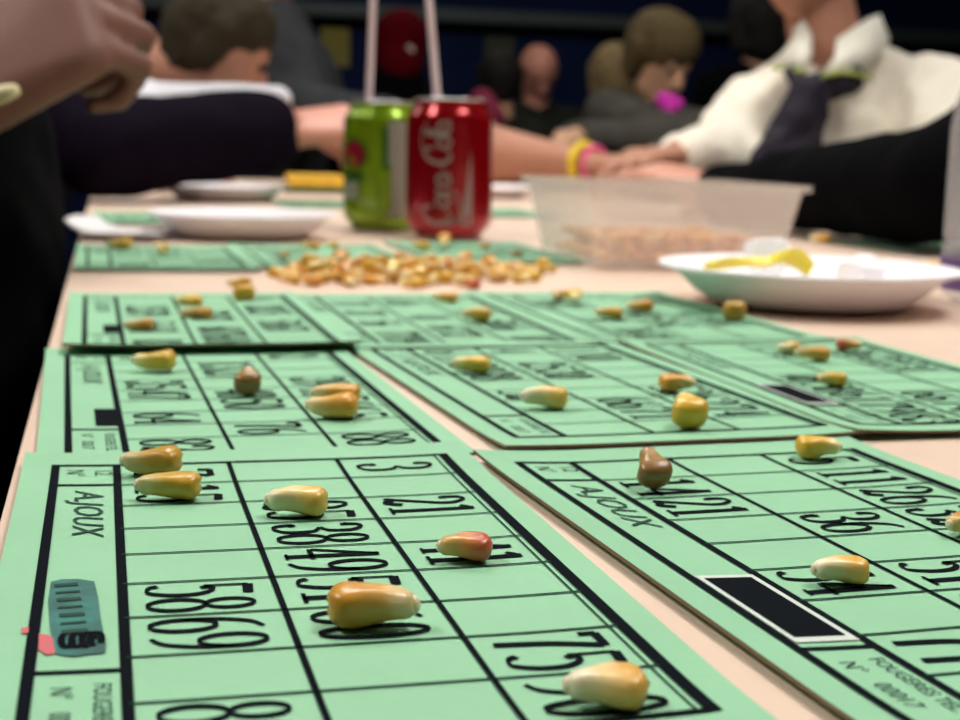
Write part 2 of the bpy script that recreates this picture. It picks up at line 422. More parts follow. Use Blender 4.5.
def make_card(label, fx, fy, a, grid=None, z=0.0, lifts=None, side=None, seed=0):
    """fx, fy: printed frame's far left corner in the camera frame (m); a: turn.  lifts: far, near, left, right edge curl"""
    rnd = random.Random(seed)
    lifts = lifts or {}
    lf, ln, ll, lr = [lifts.get(k, d) for k, d in (('far', .0006), ('near', .0009), ('left', .0007), ('right', .0006))]
    wid = lifts.get('w', .028)
    def zz(u, v):
        e = lambda d, w=wid: max(0, 1-max(d, 0)/w)**2
        return z + lf*e(v+MV, lifts.get('wf', wid)) + ln*e(FLEN+MV-v, lifts.get('wn', wid)) + ll*e(u+MX) + lr*e(FWID+MX-u)
    bm = bmesh.new()
    nu, nv = 34, 46
    top, bot = [], []
    for i in range(nu+1):
        u = -MX + (FWID+2*MX)*i/nu
        rt, rb = [], []
        for j in range(nv+1):
            v = -MV + (FLEN+2*MV)*j/nv
            h = zz(u, v)
            rt.append(bm.verts.new((u, -v, h+THK))); rb.append(bm.verts.new((u, -v, h)))
        top.append(rt); bot.append(rb)
    for i in range(nu):
        for j in range(nv):
            bm.faces.new((top[i][j], top[i][j+1], top[i+1][j+1], top[i+1][j]))
            bm.faces.new((bot[i][j], bot[i+1][j], bot[i+1][j+1], bot[i][j+1]))
    for i in range(nu):
        for j, fl in ((0, 0), (nv, 1)):
            f = bm.faces.new((top[i][j], top[i+1][j], bot[i+1][j], bot[i][j])); f.material_index = 1
    for j in range(nv):
        for i in (0, nu):
            f = bm.faces.new((top[i][j], top[i][j+1], bot[i][j+1], bot[i][j])); f.material_index = 1
    OFF = THK + .00022
    def poly(pts, mi, off=0.0):
        vs = [bm.verts.new((u, -v, zz(u, v)+OFF+off)) for u, v in pts]
        try:
            f = bm.faces.new(vs); f.material_index = mi
            if f.calc_center_median() and (f.normal_update() or f.normal.z < 0): f.normal_flip()
        except ValueError: pass
    def line(a_, b_, w_, mi=2, off=0.0):
        q = []; ribbon(q, subdiv_line(a_, b_), w_, w_)
        for c in q: poly(c, mi, off)
    def rect(u0, v0, u1, v1, mi, off=0.0):
        n = max(1, int(abs(v1-v0)/.006))
        for k in range(n): poly([(u0, v0+(v1-v0)*k/n), (u1, v0+(v1-v0)*k/n), (u1, v0+(v1-v0)*(k+1)/n), (u0, v0+(v1-v0)*(k+1)/n)], mi, off)
    # frame and rules
    line((0, -.0006), (0, FLEN+.0006), .0018); line((SB, 0), (SB, FLEN), .0017)
    for k in (1, 2): line((SB+k*CW, 0), (SB+k*CW, FLEN), .00105)
    line((FWID+.0006, -.0006), (FWID+.0006, FLEN+.0006), .0022); line((FWID-.0016, 0), (FWID-.0016, FLEN), .0004, 3)
    line((0, 0), (FWID, 0), .0012); line((0, FLEN), (FWID, FLEN), .0016)
    for k in range(1, 9): line((SB, k*RH), (FWID, k*RH), .0007, 3)
    line((0, RH*.98), (SB, RH*.98), .0012); line((0, RH*7.28), (SB, RH*7.28), .0013)
    # numbers
    if grid is None:
        grid = []
        cols = [sorted(rnd.sample(range(9), 5)) for _ in range(3)]
        for c in range(3):
            grid.append([str(r*10 + rnd.randint(0 if r else 1, 9)) if r in cols[c] else '' for r in range(9)])
    for c in range(3):
        for r in range(9):
            if grid[c][r]:
                for q in number_quads(grid[c][r], SB + (c+.5)*CW - .0002, (r+.5)*RH): poly(q, 2)
    # sidebar
    side = side or {}
    for q in text_polys('N\u00b0', .0055, .0025, .004, sx=.9): poly(q, 4)
    for q in text_polys('12', .0055, .0085, .004, sx=.9): poly(q, 4)
    for q in text_polys(side.get('script', 'A.JOUX'), .0085, .0045, RH*1.25, sx=1.25, slant=.25): poly(q, side.get('script_ink', 4))
    for q in text_polys('FOUGERES', .0036, .0088, RH*7.55, sx=.9): poly(q, 4)
    for q in text_polys('T\u00c9L.', .0036, .0088, RH*8.45, sx=.9): poly(q, 4)
    for q in text_polys('N\u00b0', .0042, .0032, RH*7.6, sx=.9): poly(q, 4)
    for q in text_polys('00017', .0042, .0032, RH*8.1, sx=.9): poly(q, 4)
    k = side.get('block')
    if k == 'wide':
        rect(.0012, RH*5.15, SB-.0008, RH*7.12, 5); rect(.0022, RH*5.25, SB-.0020, RH*7.0, 2, .0001)
    elif k == 'half':
        rect(SB*.52, RH*5.7, SB-.0006, RH*7.0, 2, .0001)
    elif k == 'stamp':
        du, dv = -.0011, -.22*RH
        pts = [(.0028, RH*5.10), (.0045, RH*5.03), (.0072, RH*5.03), (.0098, RH*5.12), (.0104, RH*5.6), (.0109, RH*6.3), (.0116, RH*6.9), (.0115, RH*7.1), (.0090, RH*7.12), (.007, RH*7.16), (.0046, RH*7.08), (.0040, RH*6.8), (.0034, RH*6.4), (.0027, RH*5.7)]
        poly([(u+du, v+dv) for u, v in pts], 6, .00004)
        for kk in range(7):
            vv = RH*(5.25+.22*kk) + dv
            line((.0034+du+.0003*kk, vv), (.0072+du+.0003*kk, vv-.0006), .0009 if kk % 2 else .0016, 4, .0002)
        for kk, uu in enumerate((.0060, .0075, .0090, .0102)):
            q = []; ribbon(q, arc(uu+du, RH*6.78+dv, .0008, .0034, 40*kk, 300+30*kk, 12), .0008, .0011)
            for c in q: poly(c, 2, .0002)
        poly([(.0008, RH*6.35), (.0024, RH*6.4), (.0035, RH*6.6), (.0033, RH*6.85), (.0022, RH*6.88), (.001, RH*6.75)], 7, .00004)
        poly([(-.0019, RH*6.2), (-.0008, RH*6.18), (-.0007, RH*6.32), (-.0017, RH*6.35)], 7, .00004)
    o = link_bm('bingo_card', bm, [M['card'], M['card_edge'], M['ink'], M['thin_ink'], M['grey_ink'], M['white_ink'], M['teal_ink'], M['pink_ink']])
    o.location = FW(fx, fy, .0004); o.rotation_euler = (0, 0, a - YAW)
    tag(o, label, 'bingo card', 'mint green bingo cards on the table')
    return o
def card_at(label, corner, px, py, a, **kw):
    """place by a sheet corner seen at a pixel: fl, nl, fr, nr"""
    u = -MX if corner[1] == 'l' else FWID+MX
    v = -MV if corner[0] == 'f' else FLEN+MV
    lf_ = kw.get('lifts') or {}
    p = G(px, py, kw.get('z', 0)+THK+.0004+lf_.get('near' if corner[0] == 'n' else 'far', .0008)+lf_.get('left', .0007))
    c = rotz((p.x, p.y, 0), YAW)                      # camera frame
    off = rotz((u, -v, 0), a)
    return make_card(label, c.x-off.x, c.y-off.y, a, **kw)
_ = ''
make_card('sharp foreground bingo card with teal ink smear in its sidebar and numbers 58 and 69', -.09483, .32187, .2544,
    [['7', '15', _, _, _, '58', '69', _, '83'], [_, _, '25', '38', '49', '51', '60', _, _], ['3', _, '21', _, '41', _, _, '75', '90']],
    lifts=dict(far=.0009, wf=.045), side=dict(block='stamp', script='A.JOUX'))
make_card('foreground bingo card with long black block in its sidebar and numbers 11, 26 and 36', .00956, .33714, .3050,
    [[_, '14', '21', _, _, '54', _, '77', '86'], [_, _, _, '36', _, '51', '67', _, _], ['5', '11', '26', '32', _, _, _, '70', _]],
    lifts=dict(left=.0012), side=dict(block='wide', script='A.JOUX'))
make_card('bingo card with short black block, directly behind the teal smeared card', -.14018, .49144, .2769,
    [['7', _, _, '35', '47', _, '64', _, '82'], [_, '13', '27', _, '48', '50', _, '76', _], ['2', _, _, '39', '41', '56', '65', _, '88']],
    lifts=dict(near=.0), side=dict(block='half'))
make_card('middle bingo card of the row with four kernels, fully in view between two neighbours', -.03912, .52339, .3074,
    [['6', '19', '29', '38', _, '52', _, _, _], ['4', _, '25', '30', _, _, '66', '71', _], ['1', '10', _, _, _, '53', '62', '74', _]],
    lifts=dict(near=.0009, left=.0005))
card_at('bingo card at the right end of the middle row, three kernels clustered on it', 'nl', 860, 429, .262,
    lifts=dict(near=.0013, left=.0010), side=dict(block='wide'), seed=5)
card_at('bingo card at the table\'s left edge, its raised near edge casting a thick black shadow', 'nl', 62, 343, .262, z=.0014,
    lifts=dict(near=.0026, wn=.03, left=.0008), side=dict(block='half'), seed=21)
card_at('bingo card in front of the middle of the corn heap, two kernels on it', 'nl', 331, 346, .262, seed=8)
card_at('bingo card reaching under the front rim of the right-hand white plate', 'nl', 592, 341, .268, seed=9)
card_at('bingo card left of the corn heap, in front of the napkin and white plate', 'nl', 74, 268, .262, seed=31)
card_at('bingo card behind the corn heap, in front of the red can', 'nl', 258, 266, .262, seed=32)
card_at('bingo card under the left end of the plastic tub, right of the red can', 'nl', 440, 261, .262, seed=33)
card_at('blurred bingo card at the table\'s right edge behind the plate', 'fl', 800, 236, .25, seed=41)
card_at('small far bingo card beside the dark sleeve, left of the nearer plate', 'nl', 101, 222, .30, seed=42)
card_at('far bingo card just left of the green can, under the yellow pack', 'nl', 285, 206, .27, seed=43)
card_at('far bingo card seen in the gap between red can and plastic tub', 'nl', 470, 215, .27, seed=44)

# ------------------------------------------------------------------ corn kernels
def kernel_bm(Lk, Wk, Tk, seed, dent=.25):
    rnd = random.Random(seed)
    bm = bmesh.new()
    n, seg = 16, 18
    prof = []
    for i in range(n+1):
        s = i/n
        w = .40 + .60*min(1, (s/.74))**1.0 if s < .74 else 1.0
        t = .60 + .40*min(1, (s/.6))**.9 if s < .6 else 1.0 - .12*(s-.6)
        if s > .78:
            q = (s-.78)/.22
            w *= math.sqrt(max(0, 1-q**2.4*.80)); t *= math.sqrt(max(0, 1-q**2.2*.84))
        if s < .08:
            q = 1 - s/.08
            w *= 1-.35*q; t *= 1-.35*q
        prof.append((s, w, t))
    ph = [rnd.uniform(0, 6) for _ in range(4)]
    rings = []
    for s, w, t in prof:
        ring = []
        for k in range(seg):
            a = 2*PI*k/seg
            ca, sa = math.cos(a), math.sin(a)
            e = .74
            y = math.copysign(abs(ca)**e, ca)*w*Wk/2
            z = math.copysign(abs(sa)**e, sa)*t*Tk/2
            y *= 1 + .06*math.sin(3*s*PI+ph[0]); z *= 1 + .07*math.sin(2.3*s*PI+ph[1]+a)
            z += .12e-3*math.sin(2*s*PI+ph[2])
            x = (s-.5)*Lk
            if sa > .2:                                  # the sunken germ side
                z -= Tk*.13*math.exp(-((s-.48)/.22)**2)*math.exp(-(ca/.45)**2)
            if s > .85: x -= Lk*.05*math.exp(-(sa/.6)**2)*((s-.85)/.15)*math.cos(ph[3]*.3)**2
            fn = math.sin(5*s+3*ca+ph[0])*math.sin(4*ca-2*sa+ph[1]*2)
            y += .00022*fn; z += .00018*fn*math.sin(7*s+ph[3])
            ring.append(bm.verts.new((x, y, z)))
        rings.append(ring)
    for i in range(n):
        for k in range(seg):
            j = (k+1) % seg
            bm.faces.new((rings[i][k], rings[i][j], rings[i+1][j], rings[i+1][k]))
    c0 = bm.verts.new((-.5*Lk-.0001, 0, 0))
    c1 = bm.verts.new((.5*Lk - dent*.0022, 0, 0))        # the dent in the crown
    for k in range(seg):
        j = (k+1) % seg
        bm.faces.new((rings[0][j], rings[0][k], c0)); bm.faces.new((rings[n][k], rings[n][j], c1))
    return bm
def tip_bm(Lk, Wk, Tk):
    bm = bmesh.new()
    bmesh.ops.create_uvsphere(bm, u_segments=12, v_segments=8, radius=1)
    for v in bm.verts: v.co = Vector((v.co.x*.0009 - .5*Lk + .0001, v.co.y*Wk*.145, v.co.z*Tk*.22))
    return bm
VAR = [(.0120, .0084, .0058), (.0114, .0092, .0060), (.0132, .0086, .0064), (.0104, .0080, .0068), (.0126, .0078, .0054)]
protos = []
def kernel_proto(i, m, tipm):
    Lk, Wk, Tk = VAR[i]
    body = link_bm('corn_kernel', kernel_bm(Lk, Wk, Tk, 70+i, .15+.15*(i % 3)), m, smooth=True)
    tip = link_bm('tip_cap', tip_bm(Lk, Wk, Tk), tipm, body, smooth=True)
    tip['label'] = 'dark tip' if tipm is M['corn_tip_dark'] else 'pale tip'
    return body
PROTO_USED = {}
def kernel(i, pos, yaw, scale=1.0, tilt=0.0, rollk=0.0, label=None, group=None, m='corn', tipm='corn_tip', lean=False):
    key = (i, m, tipm)
    if key not in PROTO_USED:
        k = PROTO_USED[key] = kernel_proto(i, M[m], M[tipm])
    else:
        k = copy_tree(PROTO_USED[key])
    k.location = pos
    k.rotation_euler = (rollk, tilt, yaw)
    k.scale = (scale, scale, scale)
    tag(k, label, 'corn kernel', group)
    return k
CARD_TOP = .0018
# cx, cy, length px, height px, yaw (0: pointed end left, 180: right, +-90: end on), variant, label, extra
KS = [
 (153, 465, 62, 27, 5, 0, 'yellow kernel on the teal smeared card, farther of a touching pair', {}),
 (170, 487, 68, 30, 8, 4, 'yellow kernel, nearer of the touching pair on the teal smeared card', {}),
 (298, 502, 64, 33, 6, 2, 'pale kernel pointing left, just above the number 38', dict(m='corn_pale')),
 (465, 546, 60, 36, 12, 1, 'reddish orange kernel covering the number 41 near the right frame of the card', dict(m='corn_red')),
 (371, 607, 90, 48, 178, 2, 'large golden kernel pointing right over the numbers 51 and 60', {}),
 (606, 689, 86, 44, 6, 1, 'blunt pale yellow kernel on the number 90 below the number 75', dict(m='corn_pale')),
 (651, 476, 42, 34, -80, 3, 'round brownish kernel standing end on above the number 21', dict(m='corn_olive', tilt=.55, tipm='corn_tip_dark')),
 (817, 447, 46, 29, 175, 1, 'golden kernel at the far right corner of the black block card', {}),
 (840, 571, 58, 31, 10, 2, 'orange kernel with white tip pointing left, right of the long black block', dict(m='corn_pale')),
 (964, 524, 40, 26, 30, 1, 'reddish kernel cut by the right border of the photo', dict(m='corn_red')),
 (155, 364, 42, 18, 0, 0, 'yellow kernel on the far left cell of the card with the short black block', {}),
 (248, 386, 30, 22, -85, 3, 'small brown kernel seen end on in the middle column of the short block card', dict(m='corn_olive', tilt=.35)),
 (337, 397, 50, 17, 4, 4, 'orange kernel behind its touching twin, right column of the short block card', {}),
 (333, 410, 52, 20, 2, 0, 'olive yellow kernel in front of its touching twin, right column of the short block card', {}),
 (472, 365, 38, 18, 0, 4, 'brown and yellow kernel at the far left of the middle card', {}),
 (545, 400, 48, 20, 4, 2, 'kernel with white left tip and yellow right end in the middle card\'s first column', dict(m='corn_pale')),
 (676, 384, 36, 20, 178, 1, 'amber kernel behind the round one in the middle card\'s right column', {}),
 (687, 417, 38, 26, -88, 3, 'round dark amber kernel seen end on at the near side of the middle card', dict(tilt=.25)),
 (788, 348, 26, 14, 20, 0, 'pale yellow kernel, leftmost of the cluster of three on the right-hand card', dict(m='corn_pale')),
 (813, 355, 34, 14, 0, 4, 'greenish yellow long kernel, nearest of the cluster of three on the right-hand card', {}),
 (848, 344, 30, 19, 160, 1, 'orange brown kernel, rightmost of the cluster of three', dict(m='corn_red')),
 (831, 380, 32, 17, 5, 2, 'single kernel with dark left side, nearer than the cluster of three', dict(tipm='corn_tip_dark')),
 (140, 327, 30, 14, 3, 0, 'pale kernel beside the short black mark of the raised-edge card', {}),
 (190, 303, 28, 11, 10, 1, 'dark yellow kernel tucked behind a greenish one on the raised-edge card', {}),
 (197, 315, 32, 14, 0, 4, 'greenish yellow kernel in front of a darker one on the raised-edge card', {}),
 (240, 285, 28, 10, 15, 0, 'kernel on the bare table just left of the corn heap', {}),
 (244, 297, 26, 13, -80, 3, 'rounded golden kernel at the far edge of the raised-edge card', {}),
 (446, 298, 25, 11, 0, 4, 'greenish kernel on the card just in front of the heap', {}),
 (477, 316, 30, 14, 5, 1, 'brown orange kernel, nearer of two on the card in front of the heap', {}),
 (557, 297, 18, 11, 70, 3, 'small olive kernel, left one of a touching pair on the plate-side card', {}),
 (574, 298, 20, 13, 95, 1, 'tan kernel, right one of a touching pair on the plate-side card', dict(tilt=-.2)),
 (609, 314, 28, 11, 2, 4, 'flat olive kernel, third from the left on the plate-side card', {}),
 (640, 308, 28, 12, 4, 0, 'pale yellow kernel between the flat olive one and the plate', {}),
 (732, 313, 26, 18, -85, 3, 'amber kernel standing in front of the white plate', {}),
 (735, 301, 24, 12, 60, 1, 'dark amber kernel touching the foot of the white plate', dict(m='corn_red')),
 (120, 246, 26, 9, 0, 0, 'flat pale kernel in front of the napkin', {}),
 (161, 250, 16, 11, 80, 3, 'greenish kernel in front of where napkin and plate meet', {}),
 (283, 255, 14, 8, 70, 1, 'small pale kernel on the card left of the corn heap', {}),
 (311, 246, 20, 9, 10, 4, 'yellow kernel right of the nearer left-hand plate', {}),
 (332, 245, 16, 8, 40, 1, 'tan kernel in front of the green can\'s left side', {}),
 (334, 258, 18, 9, 20, 0, 'yellow kernel on the card just behind the corn heap', {}),
 (421, 246, 20, 11, 10, 1, 'amber kernel at the left foot of the red can', {}),
 (444, 243, 16, 15, 80, 3, 'golden kernel standing at the foot of the red can', dict(tilt=-.5)),
 (484, 246, 14, 8, 20, 0, 'pale kernel at the right foot of the red can', {}),
 (516, 254, 14, 8, 30, 1, 'dark brown kernel on the card left of the tub', dict(m='corn_olive')),
 (548, 269, 20, 10, 10, 4, 'kernel lying at the tub\'s near left corner', {}),
 (820, 240, 26, 8, 5, 0, 'blurred kernel at the far end of the right edge card', {}),
 (932, 268, 20, 8, 5, 1, 'blurred kernel near the purple labelled bottle', {}),
 (322, 184, 1, 1, 0, 0, None, {}),
]
for cx, cy, lp, hp, yaw, v, lab, ex in KS:
    if lab is None: continue
    p = G(cx, cy + .34*hp, CARD_TOP)
    d = (p - CAM_POS).dot(_F)
    base_len = VAR[v][0]
    yr = math.radians(yaw)
    appar = base_len*abs(math.cos(yr)) + VAR[v][1]*abs(math.sin(yr))
    sc = max(.75, min(1.35, lp*d/FPX/appar))
    ex = dict(ex)
    p.z = TABLE_Z + CARD_TOP + VAR[v][2]/2*sc*.97 + abs(ex.get('tilt', 0))*.003
    kernel(v, p, yr - YAW, sc, label=lab, group='kernels marking the bingo cards', **ex)
# the loose heap
def heap(n1, n2, inside, zbase, label, group, mind=.0088, smin=.85, smax=1.08, spread_tilt=.35, ms=('corn',)*9 + ('corn_red',)):
    pts = []
    tries = 0
    while len(pts) < n1 and tries < 20000:
        tries += 1
        p = inside(random.random(), random.random(), 1.0)
        if p is None: continue
        if all((p-q).length > mind for q in pts): pts.append(p)
    for p in pts:
        v = random.randrange(5); sc = random.uniform(smin, smax)
        kernel(v, Vector((p.x, p.y, zbase + VAR[v][2]/2*sc)), random.uniform(0, 2*PI), sc, random.uniform(-.08, .08), 0, label, group,
               m=random.choice(ms))
    up = []
    tries = 0
    while len(up) < n2 and tries < 20000:
        tries += 1
        p = inside(random.random(), random.random(), .72)
        if p is None: continue
        if sum((p-q).length < .011 for q in pts) >= 2 and all((p-q).length > mind*1.15 for q in up): up.append(p)
    for p in up:
        v = random.randrange(5); sc = random.uniform(smin, smax)
        kernel(v, Vector((p.x, p.y, zbase + .0052 + VAR[v][2]/2*sc)), random.uniform(0, 2*PI), sc, random.uniform(-spread_tilt, spread_tilt), random.uniform(-.3, .3), label, group,
               m=random.choice(ms))
def heap_shape(a, b, k):
    px = 404 + (a-.5)*272*k; py = 278 + (b-.5)*25*k
    t = (px-404)/136
    if abs(py-278) > 13*math.sqrt(max(0, 1-abs(t)**2.6))*(.75 + .25*math.sin(px*.11)): return None
    if px > 470 and py > 285: return None
    return G(px, py, 0)
heap(82, 26, heap_shape, TABLE_Z+.0004, 'dried yellow corn kernel lying loose in the heap between the rows of cards', 'corn kernels in the loose heap', mind=.0094)
heap(7, 0, lambda a, b, k: G(478+a*74, 268+b*13), TABLE_Z+.0004, 'dried corn kernel strewn at the heap\'s thin right end', 'corn kernels strewn right of the heap', mind=.012)

# ------------------------------------------------------------------ cans and straws
CAN = [(.0, .006), (.020, .006), (.0235, .001), (.0245, 0), (.0256, .0015), (.0265, .004), (.0315, .0105), (.0330, .0145)]
CAN_TOP = [(.0330, .098), (.0325, .1005), (.0305, .1045), (.0282, .1088), (.0277, .1118), (.0272, .1136)]
CAN_H = .1152
def can_body(bm, facing):
    prof = CAN + [(.033, .0145 + (.098-.0145)*k/24) for k in range(1, 24)] + CAN_TOP
    mi = [1 if k < 4 else 0 for k in range(len(prof)-1)]
    lathe(bm, prof, 64, mi)
def wrap(bm, pts2, facing, mi, off=.00025):
    """pts2: (arc length to the right as seen, height)"""
    vs = []
    for s, z in pts2:
        th = facing + s/.033
        vs.append(bm.verts.new(((.033+off)*math.cos(th), (.033+off)*math.sin(th), z)))
    try:
        f = bm.faces.new(vs); f.material_index = mi
        f.normal_update()
        c = f.calc_center_median()
        if f.normal.dot(Vector((c.x, c.y, 0))) < 0: f.normal_flip()
    except ValueError: pass
def can_top(root):
    bm = bmesh.new()
    lathe(bm, [(.0272, .1134), (.0275, .1139), (.0276, .1146), (.0273, .1151), (.0266, .1150), (.0258, .1120), (.0250, .1108), (0, .1106)], 64)
    lid = link_bm('lid', bm, M['alu'], root, smooth=True)
    bm = bmesh.new()
    out = [(.007*math.cos(a), .011*math.sin(a)) for a in [2*PI*k/20 for k in range(20)]]
    inn = [(.004*math.cos(a), .004+.005*math.sin(a)) for a in [2*PI*k/20 for k in range(20)]]
    for zt in (0,):
        A = [bm.verts.new((x, y, .1117)) for x, y in out]; B = [bm.verts.new((x, y, .1117)) for x, y in inn]
        A2 = [bm.verts.new((x, y, .1126)) for x, y in out]; B2 = [bm.verts.new((x, y, .1126)) for x, y in inn]
        for k in range(20):
            j = (k+1) % 20
            bm.faces.new((A2[k], A2[j], B2[j], B2[k])); bm.faces.new((A[k], B[k], B[j], A[j]))
            bm.faces.new((A[k], A[j], A2[j], A2[k])); bm.faces.new((B[k], B2[k], B2[j], B[j]))
    link_bm('pull_tab', bm, M['alu'], lid)
def face_angle(p):
    d = CAM_POS - p
    return math.atan2(d.y, d.x)
coke_pos = G(447, 241) + (FW(0, .024, 0) - FW(0, 0, 0)); coke_pos.z = TABLE_Z + .0016
coke = empty('soda_can', coke_pos)
tag(coke, 'red soda can with white script lettering, straw standing in it', 'soda can')
fa = face_angle(coke_pos)
coke.scale = (1.05, 1.05, .945)
bm = bmesh.new(); can_body(bm, fa)
# script lettering, reads upward: text x -> height, text y -> to the left
def script(pts, w, closed=False, n=8):
    sp = spline(pts, n, closed)
    if closed: sp.append(sp[0])
    q = []
    nlen = len(sp)
    prev = None
    for i, p in enumerate(sp):
        a, b = sp[max(i-1, 0)], sp[min(i+1, nlen-1)]
        d = (b-a)
        if d.length < 1e-9: continue
        d.normalize()
        taper = 1 if closed else min(1, .35 + 3.0*min(i, nlen-1-i)/nlen)
        ww = w*(.55 + .6*abs(d.y))*taper
        nn = Vector((-d.y, d.x))*ww/2
        cur = (p+nn, p-nn)
        if prev: q.append([prev[0], prev[1], cur[1], cur[0]])
        prev = cur
    K = .0098
    for c in q: wrap(bm, [(-.0068 - (v.y-1.0)*.0088, .0105 + v.x*K*.88) for v in c], fa, 2)
circ = lambda cx, cy, r: [(cx+r*.8*math.cos(t), cy+r*math.sin(t)) for t in [2*PI*k/8 for k in range(8)]]
script([(1.75, 1.55), (1.95, 2.1), (1.5, 2.5), (.8, 2.2), (.3, 1.3), (.5, .4), (1.1, .1), (1.8, .5)], .34)
script([(.25, .7), (.35, -.2), (1.2, -.75), (2.6, -.6), (3.6, -.25)], .22)
script(circ(2.45, .7, .58), .3, True)
script([(3.75, 1.05), (3.4, 1.25), (3.05, .8), (3.25, .2), (3.8, .3)], .3)
script(circ(4.4, .7, .58), .3, True); script([(4.85, 1.25), (4.85, .4), (5.2, .25)], .3)
script([(5.35, .75), (5.8, .8)], .3)
script([(7.25, 1.55), (7.45, 2.05), (7.0, 2.45), (6.4, 2.1), (6.0, 1.2), (6.2, .4), (6.7, .1), (7.3, .5)], .34)
script([(6.6, 2.3), (7.6, 2.75), (8.9, 2.7), (9.9, 2.2)], .22)
script(circ(7.95, .7, .58), .3, True)
script([(8.55, .5), (8.95, 1.6), (8.9, 2.3), (8.65, 2.0), (8.7, .6), (9.0, .2)], .28)
script(circ(9.4, .7, .52), .3, True); script([(9.8, 1.2), (9.8, .35), (10.1, .25)], .28)
# white ribbon
for k in range(14):
    f0, f1 = k/14, (k+1)/14
    def edge(f):
        z = .012 + f*.062
        mid = .0145 + .0015*math.sin(f*2.2)
        h = .0058*(1-f)**1.1
        return (mid-h, z), (mid+h*.7, z)
    a0, b0 = edge(f0); a1, b1 = edge(f1)
    wrap(bm, [a0, b0, b1, a1], fa, 2)
link_bm('body', bm, [M['coke'], M['alu'], M['coke_white']], coke, smooth=True)
can_top(coke)
lime_pos = G(381, 232) + (FW(0, .024, 0) - FW(0, 0, 0)); lime_pos.z = TABLE_Z + .0004
lime = empty('soda_can', lime_pos)
tag(lime, 'lime green soda can with dark red round mark, half behind the red can', 'soda can')
fl = face_angle(lime_pos)
lime.scale = (1.05, 1.05, .945)
bm = bmesh.new(); can_body(bm, fl)
def patch(s0, s1, z0, z1, mi, off=.00025, n=6):
    for k in range(n):
        a, b = s0+(s1-s0)*k/n, s0+(s1-s0)*(k+1)/n
        wrap(bm, [(a, z0), (b, z0), (b, z1), (a, z1)], fl, mi, off)
patch(.0035, .021, .014, .098, 3); patch(-.0015, .0035, .055, .092, 2, .0003); patch(.0035, .006, .02, .06, 0, .0004)
wrap(bm, [(-.0265+.0145*math.cos(a)*.9, .068+.0145*math.sin(a)) for a in [2*PI*k/28 for k in range(28)]], fl, 2, .0003)
wrap(bm, [(-.0265+.0115*math.cos(a)*.9, .068+.0115*math.sin(a)) for a in [2*PI*k/28 for k in range(28)]], fl, 4, .0006)
patch(-.040, -.022, .028, .044, 3, .0003); patch(-.044, -.016, .046, .052, 2, .00035)
link_bm('body', bm, [M['lime'], M['alu'], M['lime_dark'], M['lime_pale'], M['lime_red']], lime, smooth=True)
can_top(lime)
def straw(label, base, top, r=.0029):
    bm = bmesh.new(); n = 12
    base, top = Vector(base), Vector(top)
    pts = [base + (top-base)*k/n for k in range(n+1)]
    tube(bm, [p - base for p in pts], r, 16, cap=False)
    tube(bm, [p - base for p in pts[::-1]], r*.86, 16, cap=False)
    o = link_bm('drinking_straw', bm, M['straw'], smooth=True); o.location = base
    tag(o, label, 'straw', 'drinking straws')
def straw_line(canpos, px_lid, px_top, h=.118):
    d = (canpos - CAM_POS).dot(_F)
    lid = W(px_lid[0], px_lid[1], d-.004); top = W(px_top[0], px_top[1], d+.004)
    dirn = (top-lid).normalized()
    base = lid - dirn*.098
    return base, lid + dirn*.105
straw('pale straw leaning left out of the red can', *straw_line(coke_pos, (437, 95), (429, 0)))
straw('pale nearly upright straw in the lime green can', *straw_line(lime_pos, (369, 98), (373, 0)))

# ------------------------------------------------------------------ plastic tub and its corn
tb_a = 0.215
t_near = G(597, 271.5)
ux = FW(math.cos(tb_a), math.sin(tb_a), 0) - FW(0, 0, 0); uy = FW(-math.sin(tb_a), math.cos(tb_a), 0) - FW(0, 0, 0)
TW, TD, TH = .124, .145, .0525
flare = .011
tub_c = t_near + ux*TW/2 + uy*TD/2
def rr(w_, d_, rad, z, n=6):
    pts = []
    for cx, cy, a0 in ((w_/2-rad, d_/2-rad, 0), (-w_/2+rad, d_/2-rad, 90), (-w_/2+rad, -d_/2+rad, 180), (w_/2-rad, -d_/2+rad, 270)):
        for k in range(n+1):
            a = math.radians(a0+90*k/n); pts.append((cx+rad*math.cos(a), cy+rad*math.sin(a), z))
    return pts
def loft(bm, loops, close0=True, close1=True):
    R = [[bm.verts.new(p) for p in lp] for lp in loops]
    for i in range(len(R)-1):
        n = len(R[i])
        for k in range(n):
            j = (k+1) % n
            bm.faces.new((R[i][k], R[i][j], R[i+1][j], R[i+1][k]))
    if close0: bm.faces.new(R[0][::-1])
    if close1: bm.faces.new(R[-1])
tub = empty('plastic_tub', (tub_c.x, tub_c.y, TABLE_Z+.0016), tb_a - YAW)
tag(tub, 'milky plastic food tub of loose corn beside the red can', 'tub')
bm = bmesh.new()
out = [rr(TW-.004, TD-.004, .010, 0), rr(TW, TD, .012, .002)]
for k in range(1, 6):
    f = k/5; out.append(rr(TW+2*flare*f, TD+2*flare*f, .012+.004*f, .002+(TH-.002)*f))
inn = []
for k in range(5, -1, -1):
    f = k/5; inn.append(rr(TW+2*flare*f-.0022, TD+2*flare*f-.0022, .011+.004*f, .003+(TH-.003)*f))
loft(bm, out + inn)
body = link_bm('body', bm, M['tub'], tub, smooth=False)
bm = bmesh.new()
e = 2*flare
loft(bm, [rr(TW+e-.001, TD+e-.001, .016, TH-.001), rr(TW+e+.007, TD+e+.007, .02, TH-.001), rr(TW+e+.008, TD+e+.008, .02, TH-.0035), rr(TW+e+.0092, TD+e+.0092, .02, TH-.0035),
          rr(TW+e+.0092, TD+e+.0092, .02, TH+.0006), rr(TW+e-.001, TD+e-.001, .016, TH+.0006)], False, False)
link_bm('rim', bm, M['tub'], tub)
